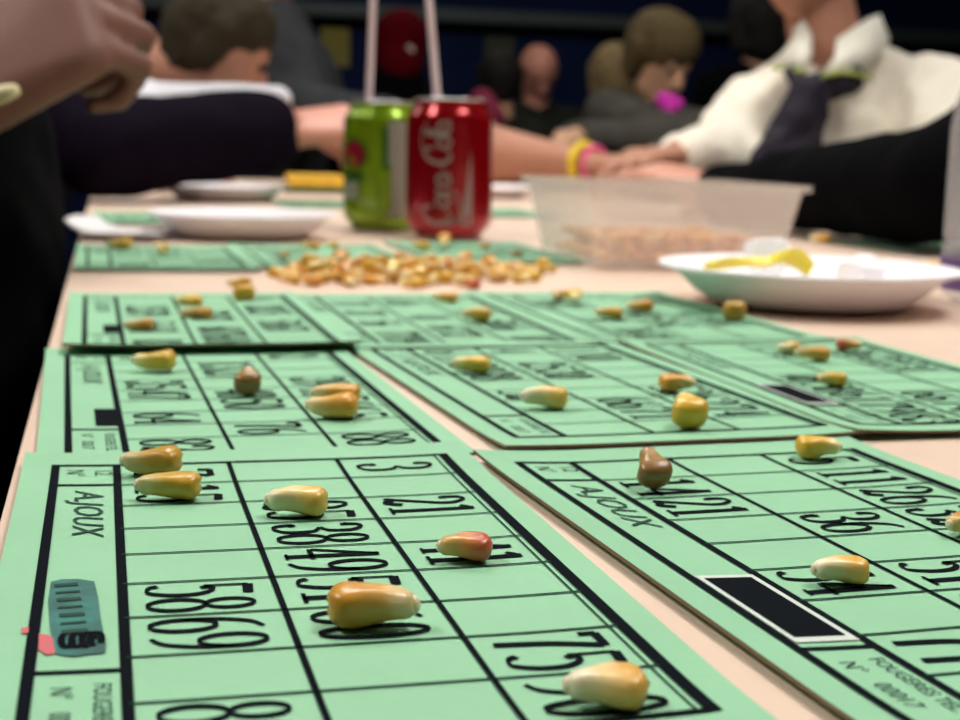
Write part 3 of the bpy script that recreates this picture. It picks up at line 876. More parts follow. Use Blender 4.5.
def tub_shape(a, b, k):
    x = (a-.5)*(TW-.012)*k; y = (b-.5)*(TD-.012)*k
    return tub_c + ux*x + uy*y
heap(96, 90, tub_shape, TABLE_Z+.0052, 'dried corn kernel seen through the side of the milky tub', 'corn kernels in the plastic tub', mind=.0092, ms=('corn_deep',))
heap(60, 0, lambda a, b, k: tub_shape(a, b, .85), TABLE_Z+.0158, 'dried corn kernel seen through the side of the milky tub', 'corn kernels in the plastic tub', mind=.0098, ms=('corn_deep',))

# ------------------------------------------------------------------ plates, wrappers, napkin, pack, bottle
def plate(label, pos, D, H=.021, wob=.0):
    R = D/2
    root = bmesh.new()
    outer = [(0, 0), (R*.62, 0), (R*.66, .0008), (R*.76, H*.32), (R*.86, H*.75), (R*.93, H*.95), (R*.985, H*.98), (R, H), (R*.995, H+.0014), (R*.985, H+.0016),
             (R*.93, H*.95+.0018), (R*.86, H*.75+.0022), (R*.76, H*.32+.0026), (R*.66, .0032), (R*.6, .0024), (0, .0024)]
    lathe(root, outer, 72)
    for v in root.verts:
        a = math.atan2(v.co.y, v.co.x); r = math.hypot(v.co.x, v.co.y)/R
        v.co.z += wob*math.cos(2*a+.6)*max(0, r-.6)/.4
    o = link_bm('plate', root, M['paper'], smooth=True)
    o.location = (pos.x, pos.y, TABLE_Z + pos.z)
    tag(o, label, 'plate', 'white foam plates')
    return o
def plate_pos(cx, front_y, D, z):
    f = G(cx, front_y, z)
    d = (f-CAM_POS); d.z = 0; d.normalize()
    p = f + d*D*.33; return Vector((p.x, p.y, z))
pp = plate_pos(806, 312, .148, .0024)
PL = plate('white foam plate with yellow wrapper on it, right of the tub', pp, .148, .0168)
plate('white foam plate behind the corn cards, left of the green can', plate_pos(243, 240.5, .146, .0012), .146, .017)
plate('far white plate partly hidden by the dark sleeve, behind another plate', plate_pos(224, 201.5, .16, .0012), .16, .016)
plate('sliver of a white plate between red can and plastic tub', plate_pos(486, 198, .15, .0012), .15, .014)
def sheet(name, label, cat, m, n, fn, th=.0006, smooth=True):
    bm = bmesh.new()
    T = [[bm.verts.new(fn(i/n, j/n) + Vector((0, 0, th))) for j in range(n+1)] for i in range(n+1)]
    B = [[bm.verts.new(fn(i/n, j/n)) for j in range(n+1)] for i in range(n+1)]
    for i in range(n):
        for j in range(n):
            bm.faces.new((T[i][j], T[i+1][j], T[i+1][j+1], T[i][j+1])); bm.faces.new((B[i][j], B[i][j+1], B[i+1][j+1], B[i+1][j]))
    for k in range(n):
        bm.faces.new((T[k][0], B[k][0], B[k+1][0], T[k+1][0])); bm.faces.new((T[k][n], T[k+1][n], B[k+1][n], B[k][n]))
        bm.faces.new((T[0][k], T[0][k+1], B[0][k+1], B[0][k])); bm.faces.new((T[n][k], B[n][k], B[n][k+1], T[n][k+1]))
    o = link_bm(name, bm, m, smooth=smooth)
    return tag(o, label, cat)
camx = FW(1, 0, 0) - FW(0, 0, 0); camy = FW(0, 1, 0) - FW(0, 0, 0)
PT = TABLE_Z + pp.z + .0034
wc = Vector((pp.x, pp.y, PT)) + camx*(-.027) + camy*(-.004)
def wrap_fn(a, b):
    x = (a-.5)*.050; y = (b-.5)*.034
    z = .013 + .005*math.sin(a*2.3+.3) + .0025*math.sin(9*a+5*b) - .004*b
    if a > .62:                         # the end folds up into a ridge
        q = (a-.62)/.38; z += .0045*math.sin(q*PI) - .004*q*b
    return wc + camx*x + camy*y + Vector((0, 0, z))
sheet('candy_wrapper', 'yellow wrapper with folded end lying on the right-hand plate', 'wrapper', M['yellow_foil'], 18, wrap_fn, .0006, False)
def crumple(name, label, cat, m, c, r, seed, sq=(1, 1, .8)):
    rnd = random.Random(seed)
    bm = bmesh.new(); bmesh.ops.create_icosphere(bm, subdivisions=4, radius=1)
    ax = [(Vector((rnd.gauss(0, 1), rnd.gauss(0, 1), rnd.gauss(0, 1))).normalized(), rnd.uniform(.6, .97)) for _ in range(46)]
    for v in bm.verts:
        n = v.co.normalized(); s = 1.0
        for d, h in ax:
            t = n.dot(d)
            if t > h: s = min(s, h/t*1.0)
        s *= 1 + .05*rnd.random()
        v.co = Vector((n.x*s*r*sq[0], n.y*s*r*sq[1], n.z*s*r*sq[2]))
    o = link_bm(name, bm, m); o.location = c
    return tag(o, label, cat)
crumple('plastic_wrap', 'crumpled clear wrapper standing behind the yellow wrapper on the plate', 'wrapper', M['clear_wrap'],
        Vector((pp.x, pp.y, PT+.016)) + camx*(-.014) + camy*(.030), .0150, 3, (1.2, .9, .95))
crumple('paper_ball', 'flattened white crumpled paper at the right side of the plate', 'paper', M['napkin'],
        Vector((pp.x, pp.y, PT+.0115)) + camx*(.028) + camy*(.006), .016, 5, (1.0, .9, .72))
# napkin
nc = G(150, 241, .0012)
def nap_fn(a, b):
    x = (a-1)*.066; y = b*.09
    z = .0006 + .010*max(0, .35-a)**2/.12 + .0015*math.sin(5*b+2*a) + .0015
    return nc + camx*(x+.004) + camy*y + Vector((0, 0, z))
sheet('napkin', 'folded white paper napkin at the table\'s left edge beside the plate', 'napkin', M['napkin'], 14, nap_fn, .002)
# yellow pack
yp = G(317, 193, .0012)
e = empty('snack_pack', (yp.x, yp.y, TABLE_Z+.0016), tb_a-YAW)
tag(e, 'flat yellow pack with dark green base below the pink fist', 'pack')
bm = bmesh.new(); add_box(bm, (0, .05, .0035), (.088, .10, .007), .002); link_bm('base', bm, M['green_pack'], e)
bm = bmesh.new(); add_box(bm, (.002, .05, .0155), (.080, .09, .017), .003); link_bm('yellow_cover', bm, M['yellow_pack'], e)
# bottle at the right border
bp = G(1018, 309) + camy*.03; bp.z = TABLE_Z + .0006
e = empty('water_bottle', bp)
tag(e, 'clear plastic bottle with lavender label cut by the right border', 'bottle')
bm = bmesh.new()
lathe(bm, [(0, .003), (.022, .0), (.0275, .002), (.0295, .008), (.0295, .028), (.0280, .030), (.0295, .033), (.0295, .09), (.0275, .105), (.020, .125), (.0135, .140), (.0125, .150), (.0125, .158)], 48)
bo = link_bm('body', bm, M['clear'], e, smooth=True)
bm = bmesh.new(); lathe(bm, [(.0302, .006), (.0304, .007), (.0304, .022), (.0302, .023)], 48); link_bm('label_band', bm, M['lavender'], e, smooth=True)
bm = bmesh.new(); lathe(bm, [(0, .172), (.0135, .172), (.0145, .170), (.0145, .156), (.0130, .156)], 32); link_bm('cap', bm, M['paper'], e, smooth=True)

# ------------------------------------------------------------------ people
def organic(name, hulls, voxel, m, parent=None, smooth_it=3, wrinkle=0.0, wscale=.06):
    """one continuous skin grown over joined, tapering limbs: hulls are lists of (point, radius)"""
    bm = bmesh.new()
    for hull in hulls:
        vs = []
        for p, r in hull:
            n1, n2 = (10, 6) if r < .02 else (16, 10)
            tmp = bmesh.ops.create_uvsphere(bm, u_segments=n1, v_segments=n2, radius=r)['verts']
            for v in tmp: v.co += Vector(p)
            vs += tmp
        r_ = bmesh.ops.convex_hull(bm, input=vs)
        junk = [g for g in r_['geom_interior'] if isinstance(g, bmesh.types.BMVert)]
        bmesh.ops.delete(bm, geom=list(set(junk)), context='VERTS')
    me = bpy.data.meshes.new(name); bm.to_mesh(me); bm.free()
    o = bpy.data.objects.new(name, me); COL.objects.link(o)
    md = o.modifiers.new('join', 'REMESH'); md.mode = 'VOXEL'; md.voxel_size = voxel; md.use_smooth_shade = True
    sm = o.modifiers.new('soft', 'SMOOTH'); sm.factor = .5; sm.iterations = smooth_it
    if wrinkle:
        tx = bpy.data.textures.new('folds', 'CLOUDS'); tx.noise_scale = wscale; tx.noise_depth = 1
        dm = o.modifiers.new('folds', 'DISPLACE'); dm.texture = tx; dm.strength = wrinkle; dm.mid_level = .5; dm.texture_coords = 'GLOBAL'
    dg = bpy.context.evaluated_depsgraph_get()
    new = bpy.data.meshes.new_from_object(o.evaluated_get(dg))
    o.modifiers.clear(); o.data = new; bpy.data.meshes.remove(me)
    new.materials.clear(); new.materials.append(m)
    for p in new.polygons: p.use_smooth = True
    if parent: o.parent = parent; o.matrix_parent_inverse = parent.matrix_world.inverted()
    return o
def chain(*pr): return [[pr[i], pr[i+1]] for i in range(len(pr)-1)]
def basis(fwd, up):
    f = Vector(fwd).normalized(); u = Vector(up); u = (u - f*u.dot(f)).normalized()
    return f, u, f.cross(u)                      # forward, up, right
def head_hulls(c, fwd, up=(0, 0, 1), k=1.0):
    f, u, s = basis(fwd, up)
    P = lambda a, b, d: Vector(c) + (s*a + f*b + u*d)*k
    R = lambda r: r*k
    H = [[(P(0, -.018, .035), R(.076)), (P(0, .022, .035), R(.070)), (P(0, .03, -.01), R(.062))],
         [(P(0, .03, -.01), R(.060)), (P(0, .060, -.075), R(.030)), (P(-.035, .02, -.06), R(.03)), (P(.035, .02, -.06), R(.03)), (P(0, .0, -.03), R(.05))],
         [(P(0, .094, .012), R(.007)), (P(0, .112, -.022), R(.011)), (P(-.013, .096, -.026), R(.008)), (P(.013, .096, -.026), R(.008))],
         [(P(-.03, .083, .030), R(.011)), (P(.03, .083, .030), R(.011))],
         [(P(-.016, .090, -.054), R(.007)), (P(.016, .090, -.054), R(.007)), (P(0, .094, -.052), R(.007))]]
    for q in (-1, 1):
        H.append([(P(q*.075, -.004, .018), R(.010)), (P(q*.083, -.014, .022), R(.010)), (P(q*.076, -.004, -.018), R(.008))])
    return H, P
def add_face(root, P, k, eyes='eye'):
    for q in (-1, 1):
        bm = bmesh.new(); bmesh.ops.create_uvsphere(bm, u_segments=12, v_segments=8, radius=.0085*k)
        for v in bm.verts: v.co += P(q*.030, .0885, .012)
        o = link_bm('eye', bm, M['eye'], smooth=True); o.parent = root; o.matrix_parent_inverse = root.matrix_world.inverted()
    bm = bmesh.new(); tube(bm, [P(-.024, .090, -.053), P(-.01, .099, -.052), P(.01, .099, -.052), P(.024, .090, -.053)], [.002*k, .004*k, .004*k, .002*k], 8)
    o = link_bm('lips', bm, M['lip'], smooth=True); o.parent = root; o.matrix_parent_inverse = root.matrix_world.inverted()
def hair_hulls(P, k, long=0.0, bulk=.012):
    r = lambda x: x*k
    H = [[(P(0, -.028, .045), r(.076+bulk)), (P(0, .010, .058), r(.068+bulk))],
         [(P(0, -.040, .02), r(.07+bulk)), (P(0, -.045, -.02-long), r(.05+bulk))],
         [(P(-.05, .010, .06), r(.035)), (P(.05, .010, .06), r(.035)), (P(0, .052, .088), r(.028))]]
    for q in (-1, 1):
        H.append([(P(q*.062, -.012, .04), r(.026+bulk)), (P(q*.064, -.022, -.02-long), r(.018+bulk))])
    return H
def hand_hulls(wrist, fwd, palm, k=1.0, curl=.5, thumb=1, spread=.12, curls=None):
    """palm: direction the palm faces.  curl 0 straight .. 1 fist.  thumb: which side (+1 / -1)"""
    f = Vector(fwd).normalized(); n = Vector(palm); n = (n - f*n.dot(f)).normalized(); s = f.cross(n)*thumb
    P = lambda a, b, c: Vector(wrist) + (f*a + s*b + n*c)*k
    H = [[(P(0, .018, 0), .016*k), (P(0, -.018, 0), .016*k), (P(.088, .032, -.004), .0115*k), (P(.080, -.034, -.002), .0105*k), (P(.092, .004, -.006), .012*k)]]
    specs = [(.033, .089, (.044, .026, .021), .0090), (.012, .094, (.049, .030, .022), .0094), (-.010, .091, (.045, .028, .021), .0090), (-.031, .083, (.036, .021, .018), .0080)]
    for i, (b, a, ls, r) in enumerate(specs):
        cu = curls[i] if curls else curl
        ang = cu*.9 + .1; p = P(a, b, -.003); sp = (b/.033)*spread
        pts = [(p, r*1.08*k)]
        for j, l in enumerate(ls):
            d = f*math.cos(ang) + n*math.sin(ang); d = (d + s*sp*(1 if j == 0 else .3)).normalized()
            p = p + d*l*k
            pts.append((p, r*(1-.11*(j+1))*k)); ang += cu*(1.5 if j == 0 else 1.15) + .08
        H += chain(*pts)
    t0 = P(.018, .026, .006); d1 = (f*.62 + s*.68 + n*.32).normalized(); d2 = (f*.9 + s*(.28 - .7*curl) + n*(.3 + .5*curl)).normalized(); d3 = (f*.85 - s*(.1 + .6*curl) + n*(.25 + .4*curl)).normalized()
    t1 = t0 + d1*.040*k; t2 = t1 + d2*.032*k; t3 = t2 + d3*.024*k
    H += chain((t0, .0155*k), (t1, .0118*k), (t2, .0102*k), (t3, .0082*k))
    return H
def seated_legs(pel, fdir, side=.10):
    f = Vector(fdir); f.z = 0; f.normalize(); s = f.cross(Vector((0, 0, 1)))
    H, S = [], []
    H.append([(pel + s*.10, .095), (pel - s*.10, .095), (pel + Vector((0, 0, .12)), .12)])
    for q in (-1, 1):
        hip = pel + s*q*side; knee = hip + f*.40 + s*q*.02; knee.z = .50; ank = knee + f*.02; ank.z = .10
        H += chain((hip, .090), (knee, .058), (ank, .042))
        toe = ank + f*.16; toe.z = .038
        heel = Vector(ank); heel.z = .045
        S.append([[(heel - f*.02, .040), (heel + f*.05, .042), (toe, .034)], [(heel, .042), (ank, .044)]])
    return H, S
def person(label, skin, pel, chest, neck, head, face, arms, top, trousers='blue_trouser', hair=None, hk=1.0, hairlong=0, top_r=(.155, .135), voxel=.006,
           wr=.010, up=(0, 0, 1), shoulders=None, fdir=None, eyes=True, extra_top=(), top_name='jacket', hair_bulk=.012, group='people around the bingo table', sleeve_to=None, limb=(.050, .042, .032)):
    """arms: list of dict(sh, el, wr, hand=..)  |  all points in world space"""
    root = empty('person', (pel.x, pel.y, 0))
    bpy.context.view_layer.update()
    tag(root, label, 'person', group)
    f = Vector(fdir if fdir else face); f.z = 0; f.normalize()
    HH, P = head_hulls(head, face, up, hk)
    B = list(HH)
    base = P(0, -.012, -.05)
    B += chain((base, .052*hk), (neck, .056*hk), (neck + (chest-neck)*.3, .06))
    B += [[(pel, .09), (chest, .10)], [(chest, .10), (neck + (chest-neck)*.3, .06)]]
    T = []
    shs = [a['sh'] for a in arms]
    T += [[(pel + Vector((0, 0, .04)), top_r[1]), (chest, top_r[0])]]
    T += [[(chest, top_r[0]*.9)] + [(s_, .062) for s_ in shs] + [(neck + (chest-neck)*.22, .062)]]
    T += [[(s_, .062), (chest, top_r[0]*.75), (pel + Vector((0, 0, .10)), top_r[1]*.7)] for s_ in shs]
    for a in arms:
        sh, el, w = a['sh'], a['el'], a['wr']
        r1, r2, r3 = a.get('r', limb)
        B += chain((sh, r1*.9), (el, r2*.9), (w, r3*.78))
        if 'hand' in a: B += hand_hulls(w, **a['hand'])
        en = a.get('sleeve', .93)                # share of the limb under cloth, 1 = elbow .. 2 = wrist
        sr = a.get('sr', 1.28)
        if en <= 1: T += chain((sh, r1*sr), (sh + (el-sh)*en, (r1+(r2-r1)*en)*sr))
        else: T += chain((sh, r1*sr), (el, r2*sr), (el + (w-el)*(en-1), (r2+(r3-r2)*(en-1))*sr*a.get('cuff', 1)))
    T += list(extra_top)
    def kid(o): return o
    organic('body', B, voxel, M[skin], root)
    organic(top_name, T, max(voxel, .007), M[top], root, 4, wr, .07)
    LH, SS = seated_legs(pel, f)
    organic('trousers', LH, .012, M[trousers], root, 3, .006, .08)
    for sh_ in SS: organic('shoe', sh_, .008, M['shoe'], root)
    if eyes: add_face(root, P, hk)
    if hair: organic('hair', hair_hulls(P, hk, hairlong, hair_bulk), .006, M[hair], root, 2, .008, .02)
    return root, P
def cam_dir(x, y, z): return rotz((x, y, z), -YAW)
def at_floor(p, z): return Vector((p.x, p.y, z))

# nearest person at the left edge, hand raised over the table
wA = W(-88, 108, .80); eA = W(-420, 215, .93); sA = W(-420, -190, 1.05)
rA, _p = person('person in black at the near left table edge, blurred bare hand raised over the cards', 'skin_dim',
    pel=at_floor(W(-290, 380, .98), .53), chest=W(-205, 135, .98), neck=W(-250, -200, 1.02), head=W(-180, -420, 1.02), face=cam_dir(.75, -.35, -.3),
    arms=[dict(sh=sA, el=eA, wr=wA, sleeve=1.35, r=(.055, .048, .042), hand=dict(fwd=_R*.72 + _U*.55 + _F*.25, palm=-_U*.35 + _R*.15 + _F*.9, k=1.15, curl=.95, thumb=1, spread=.0)),
          dict(sh=W(-60, -120, 1.16), el=W(-120, 170, 1.14), wr=W(-120, 400, 1.0), sleeve=1.95, hand=dict(fwd=cam_dir(.3, -.7, -.4), palm=(0, 0, -1), k=1, curl=.4, thumb=1))],
    top='black_cloth', hair='hair_dark', fdir=cam_dir(1, .1, 0), top_r=(.15, .15), voxel=.005,
    extra_top=[[(W(-165, 190, .98), .15), (W(-182, 290, .92), .150)], [(W(-182, 290, .92), .150), (W(-215, 440, .88), .155)], [(W(-205, 135, .98), .15), (W(-165, 190, .98), .15)]], top_name='jacket')
bm = bmesh.new(); q0 = W(-60, 112, .745); q1 = W(17, 90, .735)
tube(bm, [q0, q0+(q1-q0)*.85, q1], [.0048, .0046, .003], 12)
o = link_bm('marker_pen', bm, M['cream_plastic'], smooth=True); tag(o, 'cream pen pointing in from the left border beside the raised hand', 'pen')

# dark purple sleeve with a fist
wB = W(276, 131, 1.78); eB = W(95, 148, 1.62); sB = W(-60, -20, 1.72)
person('person in dark purple sleeve with pink fist beside the green can', 'skin_pink',
    pel=at_floor(W(-60, 300, 1.80), .53), chest=W(-50, 100, 1.80), neck=W(-35, -78, 1.82), head=W(5, -212, 1.82), face=cam_dir(.9, -.1, -.25),
    arms=[dict(sh=sB, el=eB, wr=wB, sleeve=1.9, r=(.058, .051, .047), sr=1.11, cuff=1.0, hand=dict(fwd=cam_dir(.93, .25, .10), palm=cam_dir(.1, .4, -.9), k=1.02, curl=.9, thumb=1, spread=.0)),
          dict(sh=W(-10, -20, 2.05), el=W(-40, 200, 2.05), wr=W(-10, 320, 1.95), sleeve=1.9, hand=dict(fwd=cam_dir(.3, -.9, -.15), palm=(0, 0, -1), k=.95, curl=.35, thumb=1))],
    top='purple_cloth', hair='hair_dark', fdir=cam_dir(1, .1, 0), voxel=.005, wr=.012)

# child with brown hair and white shirt, head bowed
hC = W(217, 52, 2.32)
cy_ = hC.y
V = Vector
person('child with brown hair and white top, head bowed over the table behind the purple sleeve', 'skin_arm',  # darker skin tone stands in for shade on the bowed face
    pel=V((-.30, cy_+.0, .50)), chest=V((-.17, cy_+.04, .80)), neck=V((.05, cy_+.03, .930)), head=hC, face=cam_dir(.86, .22, -.46), up=cam_dir(.45, .1, .9),
    arms=[dict(sh=V((-.03, cy_-.06, .905)), el=V((.10, cy_-.20, .80)), wr=W(150, 168, 2.02), sleeve=1.35, r=(.036, .032, .026), sr=1.2, hand=dict(fwd=cam_dir(.95, -.1, -.02), palm=(0, 0, -1), k=.78, curl=.25, thumb=1)),
          dict(sh=V((-.02, cy_+.16, .90)), el=V((.13, cy_+.16, .81)), wr=V((.20, cy_+.02, .806)), sleeve=1.7, r=(.036, .032, .026), sr=1.2, hand=dict(fwd=cam_dir(.3, -.9, -.02), palm=(0, 0, -1), k=.78, curl=.25, thumb=-1))],
    top='white_cloth', hair='hair_brown', hk=.82, fdir=V((1, 0, 0)), top_r=(.115, .11), top_name='shirt', hair_bulk=.014,
    extra_top=[[(W(150, 102, 2.20), .030), (W(276, 102, 2.24), .026)], [(W(150, 102, 2.20), .03), (V((-.03, cy_-.06, .905)), .045)], [(W(276, 102, 2.24), .026), (V((.20, cy_+.02, .80)), .030)]])

# charcoal jacket, bare forearm across the table
wD = W(592, 164, 2.32); eD = W(476, 153, 2.50); sD = W(300, 104, 2.90)
rD, _p = person('person in charcoal jacket behind the cans, bare forearm with yellow wristband reaching across', 'skin_arm',
    pel=at_floor(W(230, 300, 3.10), .53), chest=W(262, 95, 3.02), neck=W(264, 6, 2.96), head=W(284, -78, 2.91), face=cam_dir(.8, -.5, -.25),
    arms=[dict(sh=sD, el=eD, wr=wD, sleeve=.80, r=(.044, .060, .025), sr=1.02, hand=dict(fwd=cam_dir(.96, -.22, -.02), palm=(0, 0, -1), k=1.02, curl=.28, thumb=1, spread=.10)),
          dict(sh=W(215, 45, 2.95), el=W(205, 160, 2.98), wr=W(262, 225, 2.92), sleeve=1.9, hand=dict(fwd=cam_dir(.9, .1, -.1), palm=(0, 0, -1), k=.95, curl=.4, thumb=1))],
    top='grey_cloth', hair='hair_brown', fdir=cam_dir(1, -.2, 0), top_r=(.17, .15), wr=.014,
    extra_top=[[(W(270, 40, 2.95), .09), (W(306, 100, 2.90), .055), (W(255, 100, 3.02), .15)]])
def band(name, c, ax, r, w_, m, lab):
    ax = Vector(ax).normalized(); a = ax.cross(Vector((0, 0, 1))).normalized(); b = ax.cross(a)
    bm = bmesh.new(); tube(bm, [Vector(c) + (a*math.cos(t) + b*math.sin(t))*r for t in [2*PI*k/28 for k in range(29)]], w_, 8, cap=False)
    o = link_bm(name, bm, m, smooth=True); o.parent = rD; o.matrix_parent_inverse = rD.matrix_world.inverted(); o['label'] = lab
bpy.context.view_layer.update()
ax = wD - eD
band('wristband', eD + ax*.93, ax, .0280, .0085, M['band_yellow'], 'yellow wristband')
band('wristband', eD + ax*1.02, ax, .0265, .0045, M['band_pink'], 'pink wristband')

# cream jacket at the right
nE = W(826, 46, 2.26)
wE = W(682, 156, 2.12); eE = W(722, 164, 2.22); sE = W(752, 122, 2.30)
rE, PE = person('person in cream fleece jacket with white collar and dark purple scarf, seated behind the tub', 'skin_arm',
    pel=at_floor(W(850, 420, 2.50), .53), chest=W(832, 150, 2.36), neck=nE, head=W(806, -62, 2.22), face=cam_dir(-.55, -.75, -.3),
    arms=[dict(sh=sE, el=eE, wr=wE, sleeve=1.80, r=(.062, .056, .036), sr=1.15, hand=dict(fwd=cam_dir(-.8, -.6, -.06), palm=(0, 0, -1), k=.85, curl=.2, thumb=-1)),
          dict(sh=W(928, 102, 2.30), el=W(958, 175, 2.14), wr=W(850, 180, 2.04), sleeve=1.85, r=(.066, .062, .04), sr=1.15, hand=dict(fwd=cam_dir(-.95, -.1, -.1), palm=(0, 0, -1), k=.95, curl=.35, thumb=1))],
    top='cream_cloth', hair='hair_fair', fdir=cam_dir(-1, -.3, 0), top_r=(.160, .15), wr=.030, voxel=.006)
# white collar flaps, lime piping, scarf
def strip_mesh(name, rows, m, parent, th=.004):
    """rows of points across, lofted along, with thickness towards the camera's far side"""
    bm = bmesh.new(); n = _F*th
    A = [[bm.verts.new(Vector(p)) for p in r] for r in rows]; B = [[bm.verts.new(Vector(p)+n) for p in r] for r in rows]
    a, b = len(rows), len(rows[0])
    for i in range(a-1):
        for j in range(b-1):
            bm.faces.new((A[i][j], A[i][j+1], A[i+1][j+1], A[i+1][j])); bm.faces.new((B[i][j], B[i+1][j], B[i+1][j+1], B[i][j+1]))
    for i in range(a-1):
        for j in (0, b-1): bm.faces.new((A[i][j], A[i+1][j], B[i+1][j], B[i][j]))
    for j in range(b-1):
        for i in (0, a-1): bm.faces.new((A[i][j], B[i][j], B[i][j+1], A[i][j+1]))
    bmesh.ops.recalc_face_normals(bm, faces=bm.faces)
    o = link_bm(name, bm, m, smooth=True); o.parent = parent; o.matrix_parent_inverse = parent.matrix_world.inverted()
    return o
def dpt(px, py, d): return W(px, py, d)
cl = strip_mesh('collar', [[dpt(797, 14, 2.25), dpt(793, 38, 2.20), dpt(772, 66, 2.165)], [dpt(803, 18, 2.21), dpt(802, 44, 2.16), dpt(792, 68, 2.13)], [dpt(812, 36, 2.17), dpt(812, 54, 2.14), dpt(806, 70, 2.115)]], M['collar_cloth'], rE, .012)
cr = strip_mesh('collar', [[dpt(880, 14, 2.27), dpt(890, 40, 2.21), dpt(876, 64, 2.165)], [dpt(868, 18, 2.21), dpt(866, 46, 2.155), dpt(853, 70, 2.12)], [dpt(838, 38, 2.16), dpt(836, 56, 2.13), dpt(822, 74, 2.105)]], M['collar_cloth'], rE, .012)
def piping(pts, par):
    bm = bmesh.new(); tube(bm, pts, .0032, 8); o = link_bm('piping', bm, M['trim_cloth'], smooth=True); o.parent = par; o.matrix_parent_inverse = par.matrix_world.inverted(); o['label'] = 'lime piping'
bpy.context.view_layer.update()
piping([dpt(771, 67, 2.158), dpt(792, 70, 2.125), dpt(806, 72, 2.11)], cl)
piping([dpt(822, 76, 2.10), dpt(840, 72, 2.11), dpt(858, 74, 2.115), dpt(872, 80, 2.15)], cr)
organic('scarf', [[(dpt(792, 72, 2.13), .014), (dpt(808, 92, 2.12), .016)], [(dpt(850, 78, 2.14), .022), (dpt(810, 92, 2.12), .022)], [(dpt(812, 90, 2.115), .026), (dpt(822, 84, 2.125), .02)],
                  [(dpt(810, 95, 2.12), .030), (dpt(748, 190, 2.13), .024), (dpt(796, 190, 2.12), .026)], [(dpt(784, 190, 2.12), .022), (dpt(746, 230, 2.14), .02), (dpt(790, 240, 2.13), .02)]],
        .005, M['scarf_cloth'], rE, 3, .012, .03)

# black sleeve at the right, nearer than the cream jacket
wF = W(718, 193, 1.53); eF_ = W(952, 184, 1.12); sF = W(1120, 70, 1.22)
person('person in black at the right table edge, forearm resting on the table behind the plate', 'skin_warm',
    pel=at_floor(W(1330, 420, 1.30), .53), chest=W(1230, 170, 1.26), neck=W(1215, -25, 1.27), head=W(1175, -212, 1.26), face=cam_dir(-.85, .1, -.3),
    arms=[dict(sh=sF, el=eF_, wr=wF, sleeve=1.97, r=(.060, .044, .028), sr=1.1, hand=dict(fwd=cam_dir(-.6, .75, .14), palm=(0, 0, -1), k=1, curl=.15, thumb=-1)),
          dict(sh=W(1400, 60, 1.1), el=W(1420, 250, 1.05), wr=W(1380, 420, 1.0), sleeve=1.9, hand=dict(fwd=cam_dir(-.6, .3, -.1), palm=(0, 0, -1), k=1, curl=.4, thumb=1))],
    top='black_cloth', hair='hair_dark', fdir=cam_dir(-1, .1, 0), top_r=(.14, .14), wr=.010)

# ------------------------------------------------------------------ people at the far tables
def far_person(label, px, py, d, face, skin, top, hair=None, width=.15, arm=None, hairlong=0, hk=1.0, lean=0, fdir=None, hair_bulk=.012, top_r=None, eyes=True):
    h = W(px, py, d); f = Vector(fdir or face); f.z = 0; f.normalize(); s = f.cross(Vector((0, 0, 1)))
    neck = h - Vector((0, 0, .12)) - f*.02; chest = h - Vector((0, 0, .33)) - f*(.03+lean*.5); pel = at_floor(h - f*(.08+lean), .50)
    arms = []
    for q in (-1, 1):
        sh = neck - Vector((0, 0, .075)) + s*q*(width+.01); el = sh - Vector((0, 0, .22)) + f*.10 + s*q*.03
        w_ = el + f*.22 - s*q*.06; w_.z = .80
        arms.append(dict(sh=sh, el=el, wr=w_, sleeve=1.9, hand=dict(fwd=f - s*q*.3, palm=(0, 0, -1), k=.95, curl=.4, thumb=-q)))
    if arm: arms[arm[0]].update(arm[1])
    return person(label, skin, pel, chest, neck, h, face, arms, top, hair=hair, hk=hk, hairlong=hairlong, voxel=.009, fdir=f, top_r=top_r or (.145, .14),
                  hair_bulk=hair_bulk, eyes=eyes, group='people at the far tables', wr=.012)
far_person('bald person in dark top seated far behind the red can', 538, 73, 5.98, cam_dir(.25, -.8, -.55), 'skin_pink', 'olive_cloth', None, fdir=cam_dir(.2, -1, 0), top_r=(.15, .16))
r9, _p = far_person('person with dark hair and crimson scarf, just left of the bald person', 500, 82, 5.0, cam_dir(-.1, .95, -.1), 'skin_tan', 'olive_cloth', 'hair_dark', width=.10, hairlong=.02, hk=.82)
organic('scarf', [[(W(482, 102, 4.74), .045), (W(494, 118, 4.72), .04)], [(W(494, 118, 4.72), .04), (W(490, 140, 4.74), .03)]], .01, M['crimson_cloth'], r9)
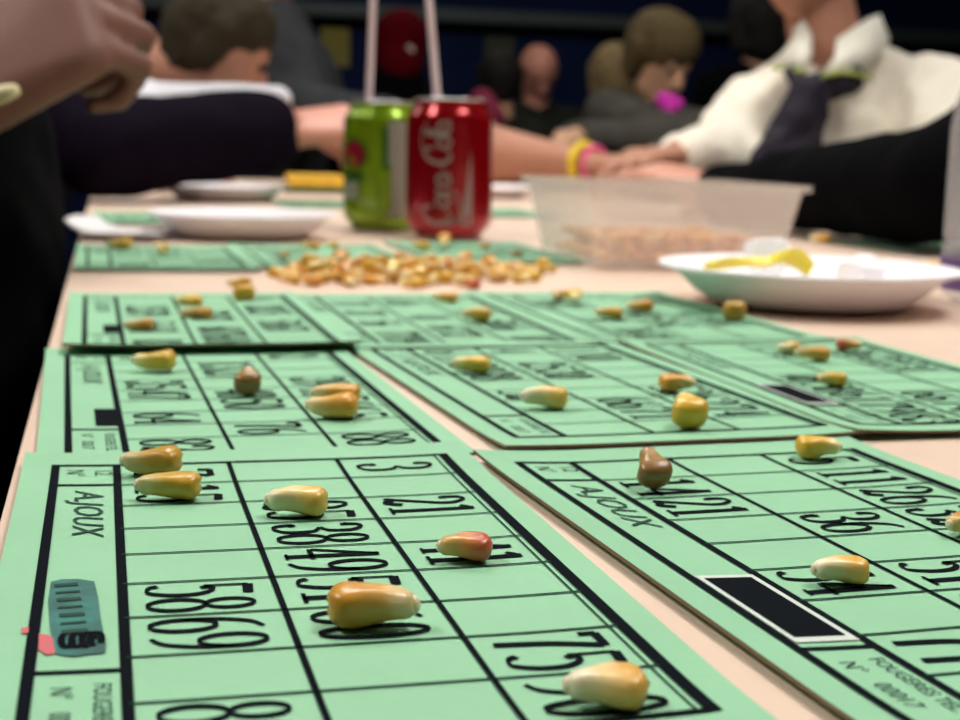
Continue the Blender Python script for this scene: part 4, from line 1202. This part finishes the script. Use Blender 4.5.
r10, _p = far_person('person with bushy brown hair, grey coat and magenta cloth at the chin', 660, 62, 4.0, cam_dir(.45, -.75, -.45), 'skin_tan', 'coat_cloth', 'hair_tawny', width=.15,
    fdir=cam_dir(-.5, -.85, 0), hair_bulk=.02, lean=.1, arm=(1, dict(sh=W(606, 112, 4.05), el=W(690, 138, 3.8), wr=W(575, 136, 3.75), sleeve=1.85)))
organic('neckerchief', [[(W(664, 100, 3.86), .022), (W(676, 104, 3.86), .020), (W(668, 112, 3.86), .018)]], .006, M['magenta_cloth'], r10, 2, .01, .03)
far_person('fair haired person behind the one in the grey coat', 614, 79, 4.52, cam_dir(.1, .95, -.1), 'skin_tan', 'coat_cloth', 'hair_fair', width=.10, hairlong=.02, hk=.82)
r12, _p = far_person('person in black with a red hood, far behind the straws', 400, 50, 4.3, cam_dir(.1, .95, -.2), 'skin_tan', 'black_cloth', None, width=.16, eyes=False, hk=.8)
organic('neck_warmer', [[(W(398, 74, 4.29), .080), (W(398, 96, 4.32), .095)]], .009, M['black_cloth'], r12, 2, .01, .05)
hd = organic('hood', [[(W(400, 38, 4.3), .086), (W(397, 52, 4.3), .080)], [(W(397, 52, 4.3), .08), (W(400, 66, 4.27), .07)]], .009, M['red_cloth'], r12, 3, .01, .05)
bm = bmesh.new(); bmesh.ops.create_icosphere(bm, subdivisions=3, radius=.014)
ec = W(410, 50, 4.222)
for v in bm.verts: v.co = Vector((v.co.x, v.co.y*.4, v.co.z)) + ec
o = link_bm('emblem', bm, M['coke_white'], smooth=True); o.parent = hd; bpy.context.view_layer.update(); o.matrix_parent_inverse = hd.matrix_world.inverted(); o['label'] = 'pale emblem'
far_person('person with black hair at the far right, above the cream shoulder', 757, 28, 4.9, cam_dir(-.3, .9, -.1), 'skin_tan', 'black_cloth', 'hair_dark', width=.15, hairlong=.04, hair_bulk=.02)
# paper signs on the back wall
def poster(label, px, py, w_, h_, m):
    r = ray(px, py); t = (Y1 - .004 - CAM_POS.y)/r.y; c = CAM_POS + r*t
    bm = bmesh.new(); add_box(bm, (0, 0, 0), (w_, .004, h_), .0015, seg=1); o = link_bm('paper_sign', bm, m); o.location = c
    tag(o, label, 'paper sign')
poster('dull yellow paper sign on the navy back wall left of the straws', 335, 47, .13, .17, M['poster'])
poster('dim olive paper sign on the navy back wall right of the straws', 500, 48, .14, .10, M['olive_poster'])
